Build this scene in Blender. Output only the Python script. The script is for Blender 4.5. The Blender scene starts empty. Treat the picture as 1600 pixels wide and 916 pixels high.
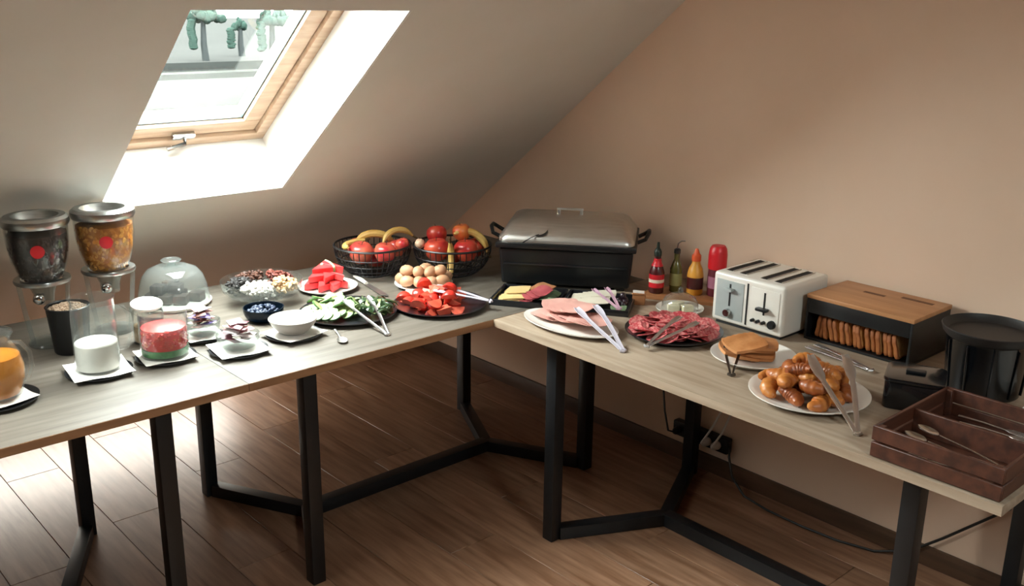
import bpy, bmesh, math, random
from mathutils import Vector, Matrix
random.seed(7)
S = bpy.context.scene
COL = S.collection
R = math.radians
PI = math.pi

# ------------------------------------------------------------------ camera, sky, exposure
cam_d = bpy.data.cameras.new('camera')
cam = bpy.data.objects.new('camera', cam_d)
COL.objects.link(cam)
cam.location = (2.930, 3.640, 1.7655)
cam.rotation_euler = (R(73.38), R(-0.716), R(138.206))
cam_d.sensor_width = 36.0
cam_d.lens = 34.42
cam_d.clip_start = 0.05
cam_d.clip_end = 600
S.camera = cam

SKY = 46.0
world = bpy.data.worlds.new('overcast_sky')
S.world = world
world.use_nodes = True
bg = world.node_tree.nodes['Background']
bg.inputs[0].default_value = (0.965, 0.985, 1.0, 1)
bg.inputs[1].default_value = SKY
S.view_settings.view_transform = 'Standard'
S.view_settings.look = 'None'
S.view_settings.gamma = 1.0
S.view_settings.use_curve_mapping = False
S.view_settings.exposure = 0.68

# ------------------------------------------------------------------ helpers
def lin(h):
    h = h.lstrip('#')
    o = []
    for i in (0, 2, 4):
        c = int(h[i:i+2], 16) / 255
        o.append(c / 12.92 if c <= .04045 else ((c + .055) / 1.055) ** 2.4)
    return (*o, 1.0)

MATS = {}
def mat(name, col, rough=.5, metal=0.0, col2=None, scale=8.0, stretch=(1, 1, 1), bump=0.0, bscale=None,
        spec=.5, coat=0.0, lo=.35, hi=.65, rnd=0.0, sss=0.0, emis=None):
    if name in MATS:
        return MATS[name]
    m = bpy.data.materials.new(name)
    m.use_nodes = True
    nt = m.node_tree
    b = nt.nodes['Principled BSDF']
    b.inputs['Roughness'].default_value = rough
    b.inputs['Metallic'].default_value = metal
    b.inputs['Specular IOR Level'].default_value = spec
    b.inputs['Coat Weight'].default_value = coat
    b.inputs['Coat Roughness'].default_value = .1
    tc = nt.nodes.new('ShaderNodeTexCoord')
    mp = nt.nodes.new('ShaderNodeMapping')
    mp.inputs['Scale'].default_value = stretch
    nt.links.new(tc.outputs['Object'], mp.inputs['Vector'])
    if rnd:
        oi = nt.nodes.new('ShaderNodeObjectInfo')
        vm = nt.nodes.new('ShaderNodeVectorMath'); vm.operation = 'SCALE'
        vm.inputs[0].default_value = (7.3, 5.1, 3.7)
        nt.links.new(oi.outputs['Random'], vm.inputs['Scale'])
        nt.links.new(vm.outputs['Vector'], mp.inputs['Location'])
    nz = nt.nodes.new('ShaderNodeTexNoise')
    nz.inputs['Scale'].default_value = scale
    nz.inputs['Detail'].default_value = 5
    nt.links.new(mp.outputs['Vector'], nz.inputs['Vector'])
    rp = nt.nodes.new('ShaderNodeValToRGB')
    c1 = lin(col)
    c2 = lin(col2) if col2 else tuple(min(1, x * .9) for x in c1[:3]) + (1,)
    rp.color_ramp.elements[0].position = lo
    rp.color_ramp.elements[1].position = hi
    rp.color_ramp.elements[0].color = c1
    rp.color_ramp.elements[1].color = c2
    nt.links.new(nz.outputs['Fac'], rp.inputs['Fac'])
    src = rp.outputs['Color']
    if rnd:
        hs = nt.nodes.new('ShaderNodeHueSaturation')
        mr = nt.nodes.new('ShaderNodeMapRange')
        mr.inputs['To Min'].default_value = 1 - rnd
        mr.inputs['To Max'].default_value = 1 + rnd
        nt.links.new(oi.outputs['Random'], mr.inputs['Value'])
        nt.links.new(mr.outputs['Result'], hs.inputs['Value'])
        nt.links.new(src, hs.inputs['Color'])
        src = hs.outputs['Color']
    nt.links.new(src, b.inputs['Base Color'])
    if bump:
        bp = nt.nodes.new('ShaderNodeBump')
        bp.inputs['Strength'].default_value = bump
        bp.inputs['Distance'].default_value = .002
        if bscale:
            n2 = nt.nodes.new('ShaderNodeTexNoise')
            n2.inputs['Scale'].default_value = bscale
            n2.inputs['Detail'].default_value = 3
            nt.links.new(mp.outputs['Vector'], n2.inputs['Vector'])
            nt.links.new(n2.outputs['Fac'], bp.inputs['Height'])
        else:
            nt.links.new(nz.outputs['Fac'], bp.inputs['Height'])
        nt.links.new(bp.outputs['Normal'], b.inputs['Normal'])
    if sss:
        b.inputs['Subsurface Weight'].default_value = sss
        b.inputs['Subsurface Radius'].default_value = (.01, .006, .004)
        b.inputs['Subsurface Scale'].default_value = 1.0
    MATS[name] = m
    return m

def glass(name, tint='#F4F8F6', rough=.03, veil=0.0, veilcol='#DDE6E4', gloss=1.0):
    """thin clear sheet: see-through with fresnel sheen, veil = share of milky diffuse"""
    if name in MATS:
        return MATS[name]
    m = bpy.data.materials.new(name)
    m.use_nodes = True
    nt = m.node_tree
    nt.nodes.remove(nt.nodes['Principled BSDF'])
    out = nt.nodes['Material Output']
    tr = nt.nodes.new('ShaderNodeBsdfTransparent'); tr.inputs[0].default_value = lin(tint)
    gl = nt.nodes.new('ShaderNodeBsdfGlossy'); gl.inputs['Roughness'].default_value = rough
    fr = nt.nodes.new('ShaderNodeLayerWeight'); fr.inputs[0].default_value = .5
    pw = nt.nodes.new('ShaderNodeMath'); pw.operation = 'POWER'; pw.inputs[1].default_value = 4.5
    nt.links.new(fr.outputs['Facing'], pw.inputs[0])
    mx = nt.nodes.new('ShaderNodeMixShader')
    ml = nt.nodes.new('ShaderNodeMath'); ml.operation = 'MULTIPLY_ADD'; ml.inputs[1].default_value = .85 * gloss; ml.inputs[2].default_value = .045 * gloss
    nt.links.new(pw.outputs[0], ml.inputs[0])
    nt.links.new(ml.outputs[0], mx.inputs[0])
    nt.links.new(tr.outputs[0], mx.inputs[1])
    nt.links.new(gl.outputs[0], mx.inputs[2])
    last = mx
    if veil:
        df = nt.nodes.new('ShaderNodeBsdfDiffuse'); df.inputs[0].default_value = lin(veilcol)
        tl = nt.nodes.new('ShaderNodeBsdfTranslucent'); tl.inputs[0].default_value = lin(veilcol)
        a = nt.nodes.new('ShaderNodeMixShader'); a.inputs[0].default_value = .5
        nt.links.new(df.outputs[0], a.inputs[1]); nt.links.new(tl.outputs[0], a.inputs[2])
        m2 = nt.nodes.new('ShaderNodeMixShader'); m2.inputs[0].default_value = veil
        nt.links.new(mx.outputs[0], m2.inputs[1]); nt.links.new(a.outputs[0], m2.inputs[2])
        last = m2
    nt.links.new(last.outputs[0], out.inputs['Surface'])
    MATS[name] = m
    return m

def plain(o, parent=None):
    COL.objects.link(o)
    if parent is not None:
        o.parent = parent
    return o

class MB:
    """collects simple solids into one mesh"""
    def __init__(s):
        s.v = []; s.f = []
    def add(s, vs, fs, M=None):
        o = len(s.v)
        s.v += [tuple(M @ Vector(p)) if M is not None else tuple(p) for p in vs]
        s.f += [tuple(i + o for i in f) for f in fs]
        return s
    def box(s, x0, x1, y0, y1, z0, z1, M=None):
        vs = [(x, y, z) for z in (z0, z1) for y in (y0, y1) for x in (x0, x1)]
        return s.add(vs, [(0, 2, 3, 1), (4, 5, 7, 6), (0, 1, 5, 4), (2, 6, 7, 3), (0, 4, 6, 2), (1, 3, 7, 5)], M)
    def frustum(s, x0, x1, y0, y1, z0, a0, a1, b0, b1, z1, M=None):
        vs = [(x0, y0, z0), (x1, y0, z0), (x0, y1, z0), (x1, y1, z0), (a0, b0, z1), (a1, b0, z1), (a0, b1, z1), (a1, b1, z1)]
        return s.add(vs, [(0, 2, 3, 1), (4, 5, 7, 6), (0, 1, 5, 4), (2, 6, 7, 3), (0, 4, 6, 2), (1, 3, 7, 5)], M)
    def bar(s, p, q, w, h, M=None):
        p = Vector(p); q = Vector(q); d = q - p; L = d.length; d.normalize()
        upv = Vector((0, 0, 1)) if abs(d.z) < .95 else Vector((1, 0, 0))
        sd = d.cross(upv).normalized(); u2 = sd.cross(d)
        B = Matrix((sd, d, u2)).transposed().to_4x4(); B.translation = p
        return s.box(-w/2, w/2, 0, L, -h/2, h/2, (M @ B) if M is not None else B)
    def tube(s, pts, r, n=8, M=None, caps=True, flat=None):
        pts = [Vector(p) for p in pts]; k = len(pts)
        rs = r if isinstance(r, (list, tuple)) else [r] * k
        vs = []; ref = None
        for i, p in enumerate(pts):
            t = (pts[min(i + 1, k - 1)] - pts[max(i - 1, 0)]).normalized()
            if ref is None:
                a = Vector((0, 0, 1)) if abs(t.z) < .9 else Vector((1, 0, 0))
                ref = t.cross(a).normalized()
            ref = (ref - t * ref.dot(t)).normalized()
            b2 = t.cross(ref)
            for j in range(n):
                an = 2 * PI * j / n
                ca, sa = math.cos(an), math.sin(an)
                if flat: sa *= flat
                vs.append(p + (ref * ca + b2 * sa) * rs[i])
        fs = []
        for i in range(k - 1):
            for j in range(n):
                a = i * n + j; b = i * n + (j + 1) % n
                fs.append((a, b, b + n, a + n))
        if caps:
            fs.append(tuple(range(n - 1, -1, -1))); fs.append(tuple(range((k - 1) * n, k * n)))
        return s.add(vs, fs, M)
    def lathe(s, prof, n=32, M=None, closed=False):
        """prof = [(r, z)]; r == 0 makes a pole; closed joins last to first (a shell with thickness)"""
        vs = []; rows = []
        for r, z in prof:
            if r <= 1e-6:
                rows.append([len(vs)]); vs.append((0, 0, z))
            else:
                rows.append(list(range(len(vs), len(vs) + n)))
                vs += [(r * math.cos(2 * PI * j / n), r * math.sin(2 * PI * j / n), z) for j in range(n)]
        fs = []
        prs = list(zip(rows[:-1], rows[1:]))
        if closed: prs.append((rows[-1], rows[0]))
        for a, b in prs:
            for j in range(n):
                k = (j + 1) % n
                if len(a) == 1 and len(b) == 1: continue
                if len(a) == 1: fs.append((a[0], b[k], b[j]))
                elif len(b) == 1: fs.append((a[j], a[k], b[0]))
                else: fs.append((a[j], a[k], b[k], b[j]))
        return s.add(vs, fs, M)
    def ell(s, c, rx, ry, rz, nu=12, nv=8, M=None):
        T = Matrix.Translation(c) @ Matrix.Diagonal((rx, ry, rz, 1))
        pr = [(math.sin(PI * i / nv), -math.cos(PI * i / nv)) for i in range(nv + 1)]
        pr[0] = (0, -1); pr[-1] = (0, 1)
        return s.lathe(pr, nu, (M @ T) if M is not None else T)
    def prism(s, poly, z0, z1, M=None):
        n = len(poly)
        vs = [(x, y, z0) for x, y in poly] + [(x, y, z1) for x, y in poly]
        fs = [tuple(range(n - 1, -1, -1)), tuple(range(n, 2 * n))]
        fs += [(i, (i + 1) % n, (i + 1) % n + n, i + n) for i in range(n)]
        return s.add(vs, fs, M)
    def sheet(s, fn, nu, nv, th):
        """fn(u, v) -> point, u, v in 0..1; a sheet with thickness th"""
        P = [[Vector(fn(i / nu, j / nv)) for j in range(nv + 1)] for i in range(nu + 1)]
        vs = [p for r in P for p in r]; k = len(vs)
        vs = vs + [p - Vector((0, 0, th)) for p in vs]
        W = nv + 1; fs = []
        for i in range(nu):
            for j in range(nv):
                a = i * W + j
                fs.append((a, a + W, a + W + 1, a + 1)); fs.append((a + k, a + 1 + k, a + W + 1 + k, a + W + k))
        edge = [(i * W, (i + 1) * W) for i in range(nu)] + [(nu * W + j, nu * W + j + 1) for j in range(nv)] + \
               [((i + 1) * W + nv, i * W + nv) for i in range(nu)] + [(j + 1, j) for j in range(nv)]
        for a, b in edge: fs.append((b, a, a + k, b + k))
        return s.add(vs, fs)
    def mesh(s, name, m, bevel=0.0, seg=2, smooth=True, angle=38):
        me = bpy.data.meshes.new(name)
        me.from_pydata(s.v, [], s.f)
        bm = bmesh.new(); bm.from_mesh(me)
        bmesh.ops.recalc_face_normals(bm, faces=bm.faces)
        if bevel:
            ed = [e for e in bm.edges if len(e.link_faces) == 2 and e.calc_face_angle(0) > R(25)]
            bmesh.ops.bevel(bm, geom=ed, offset=bevel, segments=seg, affect='EDGES', profile=.6, clamp_overlap=True)
        bm.to_mesh(me); bm.free()
        me.materials.append(m)
        if smooth:
            me.shade_smooth()
            me.set_sharp_from_angle(angle=R(angle))
        return me
    def build(s, name, m, parent=None, loc=(0, 0, 0), rot=(0, 0, 0), **k):
        o = bpy.data.objects.new(name, s.mesh(name, m, **k))
        o.location = loc; o.rotation_euler = rot
        return plain(o, parent)

def tag(o, label=None, cat=None, group=None, kind=None):
    if label: o['label'] = label
    if cat: o['category'] = cat
    if group: o['group'] = group
    if kind: o['kind'] = kind
    return o

def thing(name, label, cat, loc=(0, 0, 0), rz=0.0, group=None, rot=None):
    o = bpy.data.objects.new(name, None)
    o.empty_display_size = .05
    plain(o)
    o.location = loc
    o.rotation_euler = rot if rot else (0, 0, rz)
    return tag(o, label, cat, group)

def copy_tree(o, parent=None):
    c = o.copy(); COL.objects.link(c); c.parent = parent
    for ch in list(o.children):
        copy_tree(ch, c)
    return c

class Proto:
    """a thing built once and then copied; the first place() uses the thing itself"""
    def __init__(s, root): s.root = root; s.used = False
    def place(s, loc, rot=(0, 0, 0), scale=1.0, label=None):
        o = copy_tree(s.root) if s.used else s.root
        s.used = True
        o.location = loc; o.rotation_euler = rot
        o.scale = (scale,) * 3 if not isinstance(scale, tuple) else scale
        if label: o['label'] = label
        return o

def local(c, rz):
    """maps (x right, y away, z up) of a thing at c with heading rz to the world"""
    M = Matrix.Translation(c) @ Matrix.Rotation(rz, 4, 'Z')
    return lambda x, y, z=0: tuple(M @ Vector((x, y, z)))

# ------------------------------------------------------------------ materials of the room
M_slope = mat('slope_paint', '#DAD6CD', .6, col2='#D5D0C6', scale=3, bump=.05, bscale=220)
M_gable = mat('peach_paint', '#E4C6AE', .6, col2='#E0C1A8', scale=2.5, bump=.06, bscale=240)
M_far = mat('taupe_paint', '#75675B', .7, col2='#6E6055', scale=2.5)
M_white = mat('white_plaster', '#DAD6D1', .6, col2='#D4D0CA', scale=3, bump=.04, bscale=200)
M_floor = mat('oak_laminate', '#A07A60', .34, col2='#724D35', scale=5, stretch=(9, .8, 9), lo=.3, hi=.72, bump=.2, rnd=.12, spec=.6)
M_sub = mat('floor_underlay', '#3B2618', .8)
M_base = mat('brown_skirting', '#5A3F2C', .5, col2='#4A3322', scale=5, stretch=(9, .8, 9))
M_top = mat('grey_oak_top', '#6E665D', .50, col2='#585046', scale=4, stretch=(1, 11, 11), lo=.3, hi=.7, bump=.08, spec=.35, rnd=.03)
M_topw = mat('warm_oak_top', '#A79582', .46, col2='#8B7763', scale=4, stretch=(1, 11, 11), lo=.3, hi=.7, bump=.08, spec=.45)
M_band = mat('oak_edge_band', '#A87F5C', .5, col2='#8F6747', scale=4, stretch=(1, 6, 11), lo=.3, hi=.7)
M_bandw = mat('pale_edge_band', '#B8A48F', .5, col2='#A08A74', scale=4, stretch=(1, 6, 11), lo=.3, hi=.7)
M_steel_black = mat('black_steel_tube', '#15171A', .42, col2='#101214', scale=20, bump=.03)
M_timber = mat('pale_lacquered_pine', '#C0A68E', .5, col2='#AC8E75', scale=5, stretch=(1, 8, 8))
M_gasket = mat('dark_gasket', '#3A4644', .6)
M_chrome = mat('polished_chrome', '#C9CBCC', .16, metal=1.0, col2='#BDBFC0')
M_pane = glass('window_pane', '#F2F7F5', .01)
M_dimpane = glass('dimmed_pane', '#CBC9C4', .05)  # tint only weakens the daylight of the added low window

# ------------------------------------------------------------------ the room
ang = R(38.2); CT, ST = math.cos(ang), math.sin(ang)
def sl(x, s, n=0.0):
    return (x, s * CT - n * ST, .75 + s * ST + n * CT)
MS = Matrix(((1, 0, 0, 0), (0, CT, -ST, 0), (0, ST, CT, .75), (0, 0, 0, 1)))   # (x, s, n) -> world
XB, ZC = 5.6, 2.6
RIDGE = 3.3          # the roof is the same on the other side of y = RIDGE
YB = 2 * RIDGE + .95
DEP = .21
WIN = [(.72, 2.30, -1.12, -.70), (1.183, 1.857, .560, 1.596), (2.60, 3.30, 1.10, 2.30)]  # middle one is the skylight in view; low and left ones are added for light
WOP_FILL = [(1.5, 2.2, 2.2, 2.85)]  # unseen window added on the far slope for fill light
s_lo, s_hi = -.75 / ST - .03, (ZC - .75) / ST + .02
MIR = Matrix.Translation((0, 2 * RIDGE, 0)) @ Matrix.Diagonal((1, -1, 1, 1))
def pierced_slope(name, wins, MM, m):
    mb = MB()
    xs = sorted({-.15, XB + .1} | {w[0] for w in wins} | {w[1] for w in wins})
    for xa, xb in zip(xs[:-1], xs[1:]):
        s = s_lo
        for x0, x1, a, b in sorted((w for w in wins if w[0] < (xa + xb) / 2 < w[1]), key=lambda w: w[2]):
            mb.box(xa, xb, s, a, 0, DEP, MM)
            s = b
        mb.box(xa, xb, s, s_hi, 0, DEP, MM)
    tag(mb.build(name, m, smooth=False), kind='structure')
pierced_slope('wall_sloped', WIN, MS, M_slope)
pierced_slope('wall_sloped_opposite', WOP_FILL, MIR @ MS, M_far)

def roof_window(n, x0, x1, W0, W1, MS=MS, flip=False, m_pane=M_pane):
    w = bpy.data.objects.new('window_%d' % n, None); plain(w); w['kind'] = 'structure'
    e = .006
    # white lining boards of the deep reveal
    for a in ((x0, x0 + e, W0, W1), (x1 - e, x1, W0, W1), (x0 + e, x1 - e, W0, W0 + e), (x0 + e, x1 - e, W1 - e, W1)):
        MB().box(a[0], a[1], a[2], a[3], .001, DEP + .001, MS).build('reveal_board', M_white, w, smooth=False)
    def ring(i0, i1, n0, n1, name, m, bev=.004):
        p = []
        for a in ((x0 + i0, x1 - i0, W0 + i0, W0 + i1), (x0 + i0, x1 - i0, W1 - i1, W1 - i0),
                  (x0 + i0, x0 + i1, W0 + i1, W1 - i1), (x1 - i1, x1 - i0, W0 + i1, W1 - i1)):
            p.append(MB().box(a[0], a[1], a[2], a[3], n0, n1, MS).build(name, m, w, bevel=bev))
        return p
    ring(-.03, .045, DEP + .002, DEP + .10, 'frame_rail', M_timber)
    ring(.048, .112, DEP + .015, DEP + .085, 'sash_rail', M_timber, .006)
    ring(.110, .117, DEP + .030, DEP + .045, 'gasket', M_gasket, 0)
    MB().box(x0 + .10, x1 - .10, W0 + .10, W1 - .10, DEP + .046, DEP + .05, MS).build('pane', m_pane, w, smooth=False)
    xc = (x0 + x1) / 2
    lm = MB().box(xc - .05, xc + .03, W0 + .052, W0 + .075, DEP - .004, DEP + .016, MS).build('latch_plate', M_chrome, w, bevel=.003)
    MB().tube([(xc - .01, W0 + .064, DEP - .002), (xc - .012, W0 + .05, DEP - .02), (xc + .05, W0 + .035, DEP - .026)], .008, 8, MS).build('latch_lever', M_chrome, w)
    ld = bpy.data.lights.new('window_daylight', 'AREA')
    ld.shape = 'RECTANGLE'; ld.size = x1 - x0 - .2; ld.size_y = W1 - W0 - .2
    ld.cycles.is_portal = True
    lo = bpy.data.objects.new('window_daylight', ld); plain(lo)
    lo.location = MS @ Vector((xc, (W0 + W1) / 2, DEP + .055))
    lo.rotation_euler = (-ang if flip else ang, 0, 0)
    return w
for i, w in enumerate(WIN):
    roof_window(i + 1, *w, m_pane=M_dimpane if w[2] < 0 else M_pane)      # unseen low window, added to brighten the floor; its pane is tinted to dim it
for i, w in enumerate(WOP_FILL):
    roof_window(i + 1 + len(WIN), *w, MIR @ MS, True)

tag(MB().box(-.16, 0, -1.3, YB + .1, -.03, ZC + .1).build('wall_right', M_gable, smooth=False), kind='structure')
tag(MB().box(XB, XB + .16, -1.3, YB + .1, -.03, ZC + .1).build('wall_left', M_far, smooth=False), kind='structure')
tag(MB().box(-.16, XB + .16, (ZC - .75) / ST * CT - .1, 2 * RIDGE - (ZC - .75) / ST * CT + .1, ZC, ZC + .15).build('ceiling', M_slope, smooth=False), kind='structure')
tag(MB().box(0, .014, -.95, YB, 0, .07).build('baseboard_right', M_base, bevel=.003), kind='structure')

fl = MB().box(-.16, XB + .1, -1.25, YB + .1, -.06, -.012).build('floor', M_sub, smooth=False)
tag(fl, kind='structure')
PW, PL = .192, 1.285
pm = MB().box(0, PW - .0016, 0, PL - .0016, -.0125, 0).mesh('plank', M_floor, bevel=.0012, seg=1)
nx = int(XB / PW) + 1
for i in range(nx):
    y = -1.0 - (i * .43 % 1) * PL
    x = .002 + i * PW
    while y < YB:
        y0, y1 = max(y, -1.0), min(y + PL, YB)
        if y1 - y0 > .05:
            if y1 - y0 > PL - .01 and x + PW < XB:
                o = bpy.data.objects.new('plank', pm)
                o.location = (x, y, 0); plain(o, fl)
            else:
                o = MB().box(0, min(PW, XB - x) - .0016, 0, y1 - y0 - .0016, -.0125, 0).build('plank', M_floor, fl, (x, y0, 0), bevel=.0012, seg=1)
        y += PL

# ------------------------------------------------------------------ what the roof window looks out on
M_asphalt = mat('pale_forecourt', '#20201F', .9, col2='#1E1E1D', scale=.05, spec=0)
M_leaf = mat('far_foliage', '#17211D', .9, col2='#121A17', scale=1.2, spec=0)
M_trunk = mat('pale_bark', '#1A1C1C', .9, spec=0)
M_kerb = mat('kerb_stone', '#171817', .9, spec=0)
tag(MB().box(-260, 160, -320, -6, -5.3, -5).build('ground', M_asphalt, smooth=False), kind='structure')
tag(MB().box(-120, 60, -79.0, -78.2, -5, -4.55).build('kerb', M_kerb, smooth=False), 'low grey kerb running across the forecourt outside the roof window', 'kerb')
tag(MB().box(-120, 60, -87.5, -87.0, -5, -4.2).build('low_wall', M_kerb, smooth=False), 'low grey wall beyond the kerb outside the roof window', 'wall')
def far_tree(x, y, h, w, label, lean):
    t = thing('tree', label, 'tree', (x, y, -5), group='trees beyond the roof window')
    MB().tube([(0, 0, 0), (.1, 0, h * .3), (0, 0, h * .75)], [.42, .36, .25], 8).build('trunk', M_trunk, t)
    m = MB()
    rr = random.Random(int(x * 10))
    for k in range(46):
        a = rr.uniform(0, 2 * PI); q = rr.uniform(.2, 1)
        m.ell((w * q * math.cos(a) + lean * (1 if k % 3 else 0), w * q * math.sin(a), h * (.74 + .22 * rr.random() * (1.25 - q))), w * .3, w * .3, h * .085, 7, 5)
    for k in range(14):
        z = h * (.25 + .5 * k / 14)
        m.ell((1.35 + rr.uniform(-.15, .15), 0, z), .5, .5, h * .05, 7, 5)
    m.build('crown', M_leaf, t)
far_tree(-45.9, -101.6, 5.9, 1.6, 'left of two tall round-topped trees seen through the roof window', -.7)
far_tree(-50.9, -95.5, 5.7, 1.6, 'right of two tall round-topped trees seen through the roof window', -.7)
far_tree(-53.5, -108, 4.4, .8, 'small narrow tree between the two tall trees outside', .1)

# ------------------------------------------------------------------ the three buffet tables
T = .75
LEN, LEGIN, END = 1.653, .077, .2214
def buffet_table(label, loc, rz, back, m_top):
    """local x along the length, local y from the back (0) to the front (.904)"""
    t = thing('buffet_table', label, 'table', loc, rz, group='buffet tables set in an L')
    f = .904
    th = .0255
    MB().box(.0006, LEN - .0006, back, f, T - th, T).build('tabletop', m_top, t, bevel=.0015)
    MB().box(.0006, LEN - .0006, f + .0002, f + .0016, T - th + .0015, T - .001).build('edge_band', M_band if m_top is M_top else M_bandw, t)
    w = .045
    yb, yf = LEGIN, f - LEGIN
    yc = (yb + yf) / 2
    nodes = {}
    for x, s in ((END, 1), (LEN - END, -1)):
        nx_ = x + s * .19
        for y in (yb, yf):
            MB().box(x - w/2, x + w/2, y - w/2, y + w/2, 0, T - th - .0005).build('leg', M_steel_black, t, bevel=.003)
            d = Vector((nx_ - x, yc - y, 0)).normalized()
            p = Vector((x, y, .0235)) + d * .024
            MB().bar(p, (nx_, yc, .0235), .044, .044).build('foot_bar', M_steel_black, t, bevel=.002)
        MB().box(x - w/2, x + w/2, yb + w/2 + .001, yf - w/2 - .001, T - th - .031, T - th - .0006).build('top_rail', M_steel_black, t, bevel=.002)
    MB().bar((END + .19, yc, .0235), (LEN - END - .19, yc, .0235), .046, .046).build('spine', M_steel_black, t, bevel=.002)
    return t
Y0 = .3959
# left pair: local x runs along +x, local y along +y
buffet_table('oak-topped buffet table under the skylight, carrying watermelon, cucumber and tomato platters', (.138, Y0, 0), 0, -.05, M_top)
buffet_table('oak-topped buffet table at the far left, carrying cereal dispensers, milk and juice', (.138 + LEN, Y0, 0), 0, -.05, M_top)
# right one: local x runs along -y, local y along +x
buffet_table('oak-topped buffet table along the peach wall, carrying toaster, meats and pastries', (0, Y0 + .904 + LEN + .003, 0), -PI / 2, .004, M_topw)

# ------------------------------------------------------------------ materials of the things
M_glass = glass('clear_glass', '#FBFCFB', .02, veil=.02)
M_bowlglass = glass('bowl_glass', '#E9ECEA', .04, veil=.09, veilcol='#C9CCC8')
M_dome = glass('frosted_dome', '#F6F9F8', .08, veil=.09, veilcol='#E3E8E6')
M_acryl = glass('clear_acrylic', '#EEF2F1', .04, veil=.08)
M_blueglass = glass('dark_blue_glass', '#3A4C5E', .04, veil=.35, veilcol='#22364A')
M_porc = mat('white_porcelain', '#EAE4DC', .25, col2='#E4DDD4', scale=4, coat=.3)
M_slate = mat('black_plate_glaze', '#16171B', .3, col2='#1B1C20', scale=9, coat=.3)
M_napkin = mat('white_paper', '#ECE7E1', .8, col2='#E3DDD6', scale=14, bump=.1)
M_lid = mat('brushed_lid_steel', '#B7B9B8', .3, metal=1.0, col2='#A5A7A6', scale=30, stretch=(1, 1, 8))
M_stain = mat('stainless_steel', '#DAD7D2', .38, metal=1.0, col2='#CECAC4', scale=12, stretch=(1, 9, 9))
M_steel = mat('tong_steel', '#E2E0E0', .34, metal=1.0, col2='#D6D4D6')
M_lilac = mat('lilac_plastic', '#D3CDD8', .3, col2='#C8C1CF', scale=9, coat=.2)
M_blackp = mat('black_plastic', '#101214', .38, col2='#0C0D0F', scale=14, bump=.04)
M_gloss_black = mat('gloss_black_lacquer', '#0D0F12', .18, col2='#0A0B0D', scale=8, coat=.4)
M_red = mat('red_print', '#D3202C', .4, col2='#B81822', scale=9)
M_redcap = mat('red_cap_plastic', '#D31C28', .35, col2='#C21620', scale=6)
M_darkred = mat('dark_sauce', '#4E1214', .3, col2='#3A0D10', scale=7, coat=.3)
M_oil = mat('green_oil_glass', '#5A5426', .2, col2='#454018', scale=6, coat=.5)
M_mustard = mat('mustard_body', '#D99A3A', .4, col2='#C88628', scale=8)
M_orange = mat('orange_cap', '#D8562A', .4)
M_label = mat('cream_label', '#E6D6C2', .6, col2='#DCC9B2', scale=12)
M_milk = mat('milk', '#F0EBE4', .35, col2='#EBE5DD', scale=3)
M_juice = mat('orange_juice', '#D98A2B', .3, col2='#C97A20', scale=18)
M_toasterw = mat('white_enamel', '#E9E3DA', .3, col2='#E3DCD2', scale=4, coat=.3)
M_toastgrey = mat('grey_panel', '#AEB4B2', .35, col2='#A2A8A6', scale=10)
M_darkgap = mat('dark_slot', '#17120F', .7)
M_crate = mat('reddish_crate_wood', '#5A3222', .5, col2='#381D13', scale=5, stretch=(1, 8, 8), lo=.3, hi=.7, bump=.2, rnd=.12)
M_lidwood = mat('warm_lid_wood', '#C08A5E', .45, col2='#A97347', scale=4, stretch=(1, 9, 9), lo=.3, hi=.7, bump=.1)
M_burn = mat('burnt_mark', '#5E3419', .6, col2='#6B4022', scale=30)
M_board = mat('brown_board_wood', '#A66E45', .5, col2='#8B5833', scale=5, stretch=(1, 8, 8), lo=.3, hi=.7)
M_cable = mat('black_cable', '#14120F', .5)
M_plugw = mat('white_plug', '#CFCAC2', .4)

def rnd(a, b): return random.uniform(a, b)

# ------------------------------------------------------------------ generic crockery and tools
def plate_profile(r, h=.018, foot=.6, th=.004):
    return [(0, .004), (r * foot, .004), (r * .8, h * .45), (r * .97, h), (r, h + .0008), (r, h - .002), (r * .82, h * .45 - .004), (r * foot, 0), (0, 0)]

def plate(name, label, m, x, y, r, h=.018, z=T, sx=1, sy=1, rz=0.0, group=None, cat='plate'):
    o = MB().lathe(plate_profile(r, h), 48).build(name, m, None, (x, y, z), (0, 0, rz))
    for v in o.data.vertices:
        v.co.x *= sx; v.co.y *= sy
    return tag(o, label, cat, group)

def saucer_napkin(x, y, r, what, nap, turn):
    """small black saucer with a square paper napkin laid over it; returns the height on which to stand things"""
    tag(MB().lathe(plate_profile(r, .011, .7), 40).build('saucer', M_slate, None, (x, y, T)),
        'black round saucer under the %s' % what, 'saucer', 'black saucers under bowls and jugs')
    h = nap / 2
    def fn(u, v):
        a, b = (u - .5) * 2, (v - .5) * 2
        d = math.hypot(a * h, b * h)
        z = .0130 + .006 * max(0, (d - r * .8) / r) + .0012 * math.sin(5 * a + 3 * b) * min(1, d / r)
        return (a * h, b * h, z)
    tag(MB().sheet(fn, 10, 10, .0008).build('paper_napkin', M_napkin, None, (x, y, T), (0, 0, turn)),
        'white square paper napkin beneath the %s' % what, 'napkin', 'paper napkins on saucers')
    return T + .0145

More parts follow.
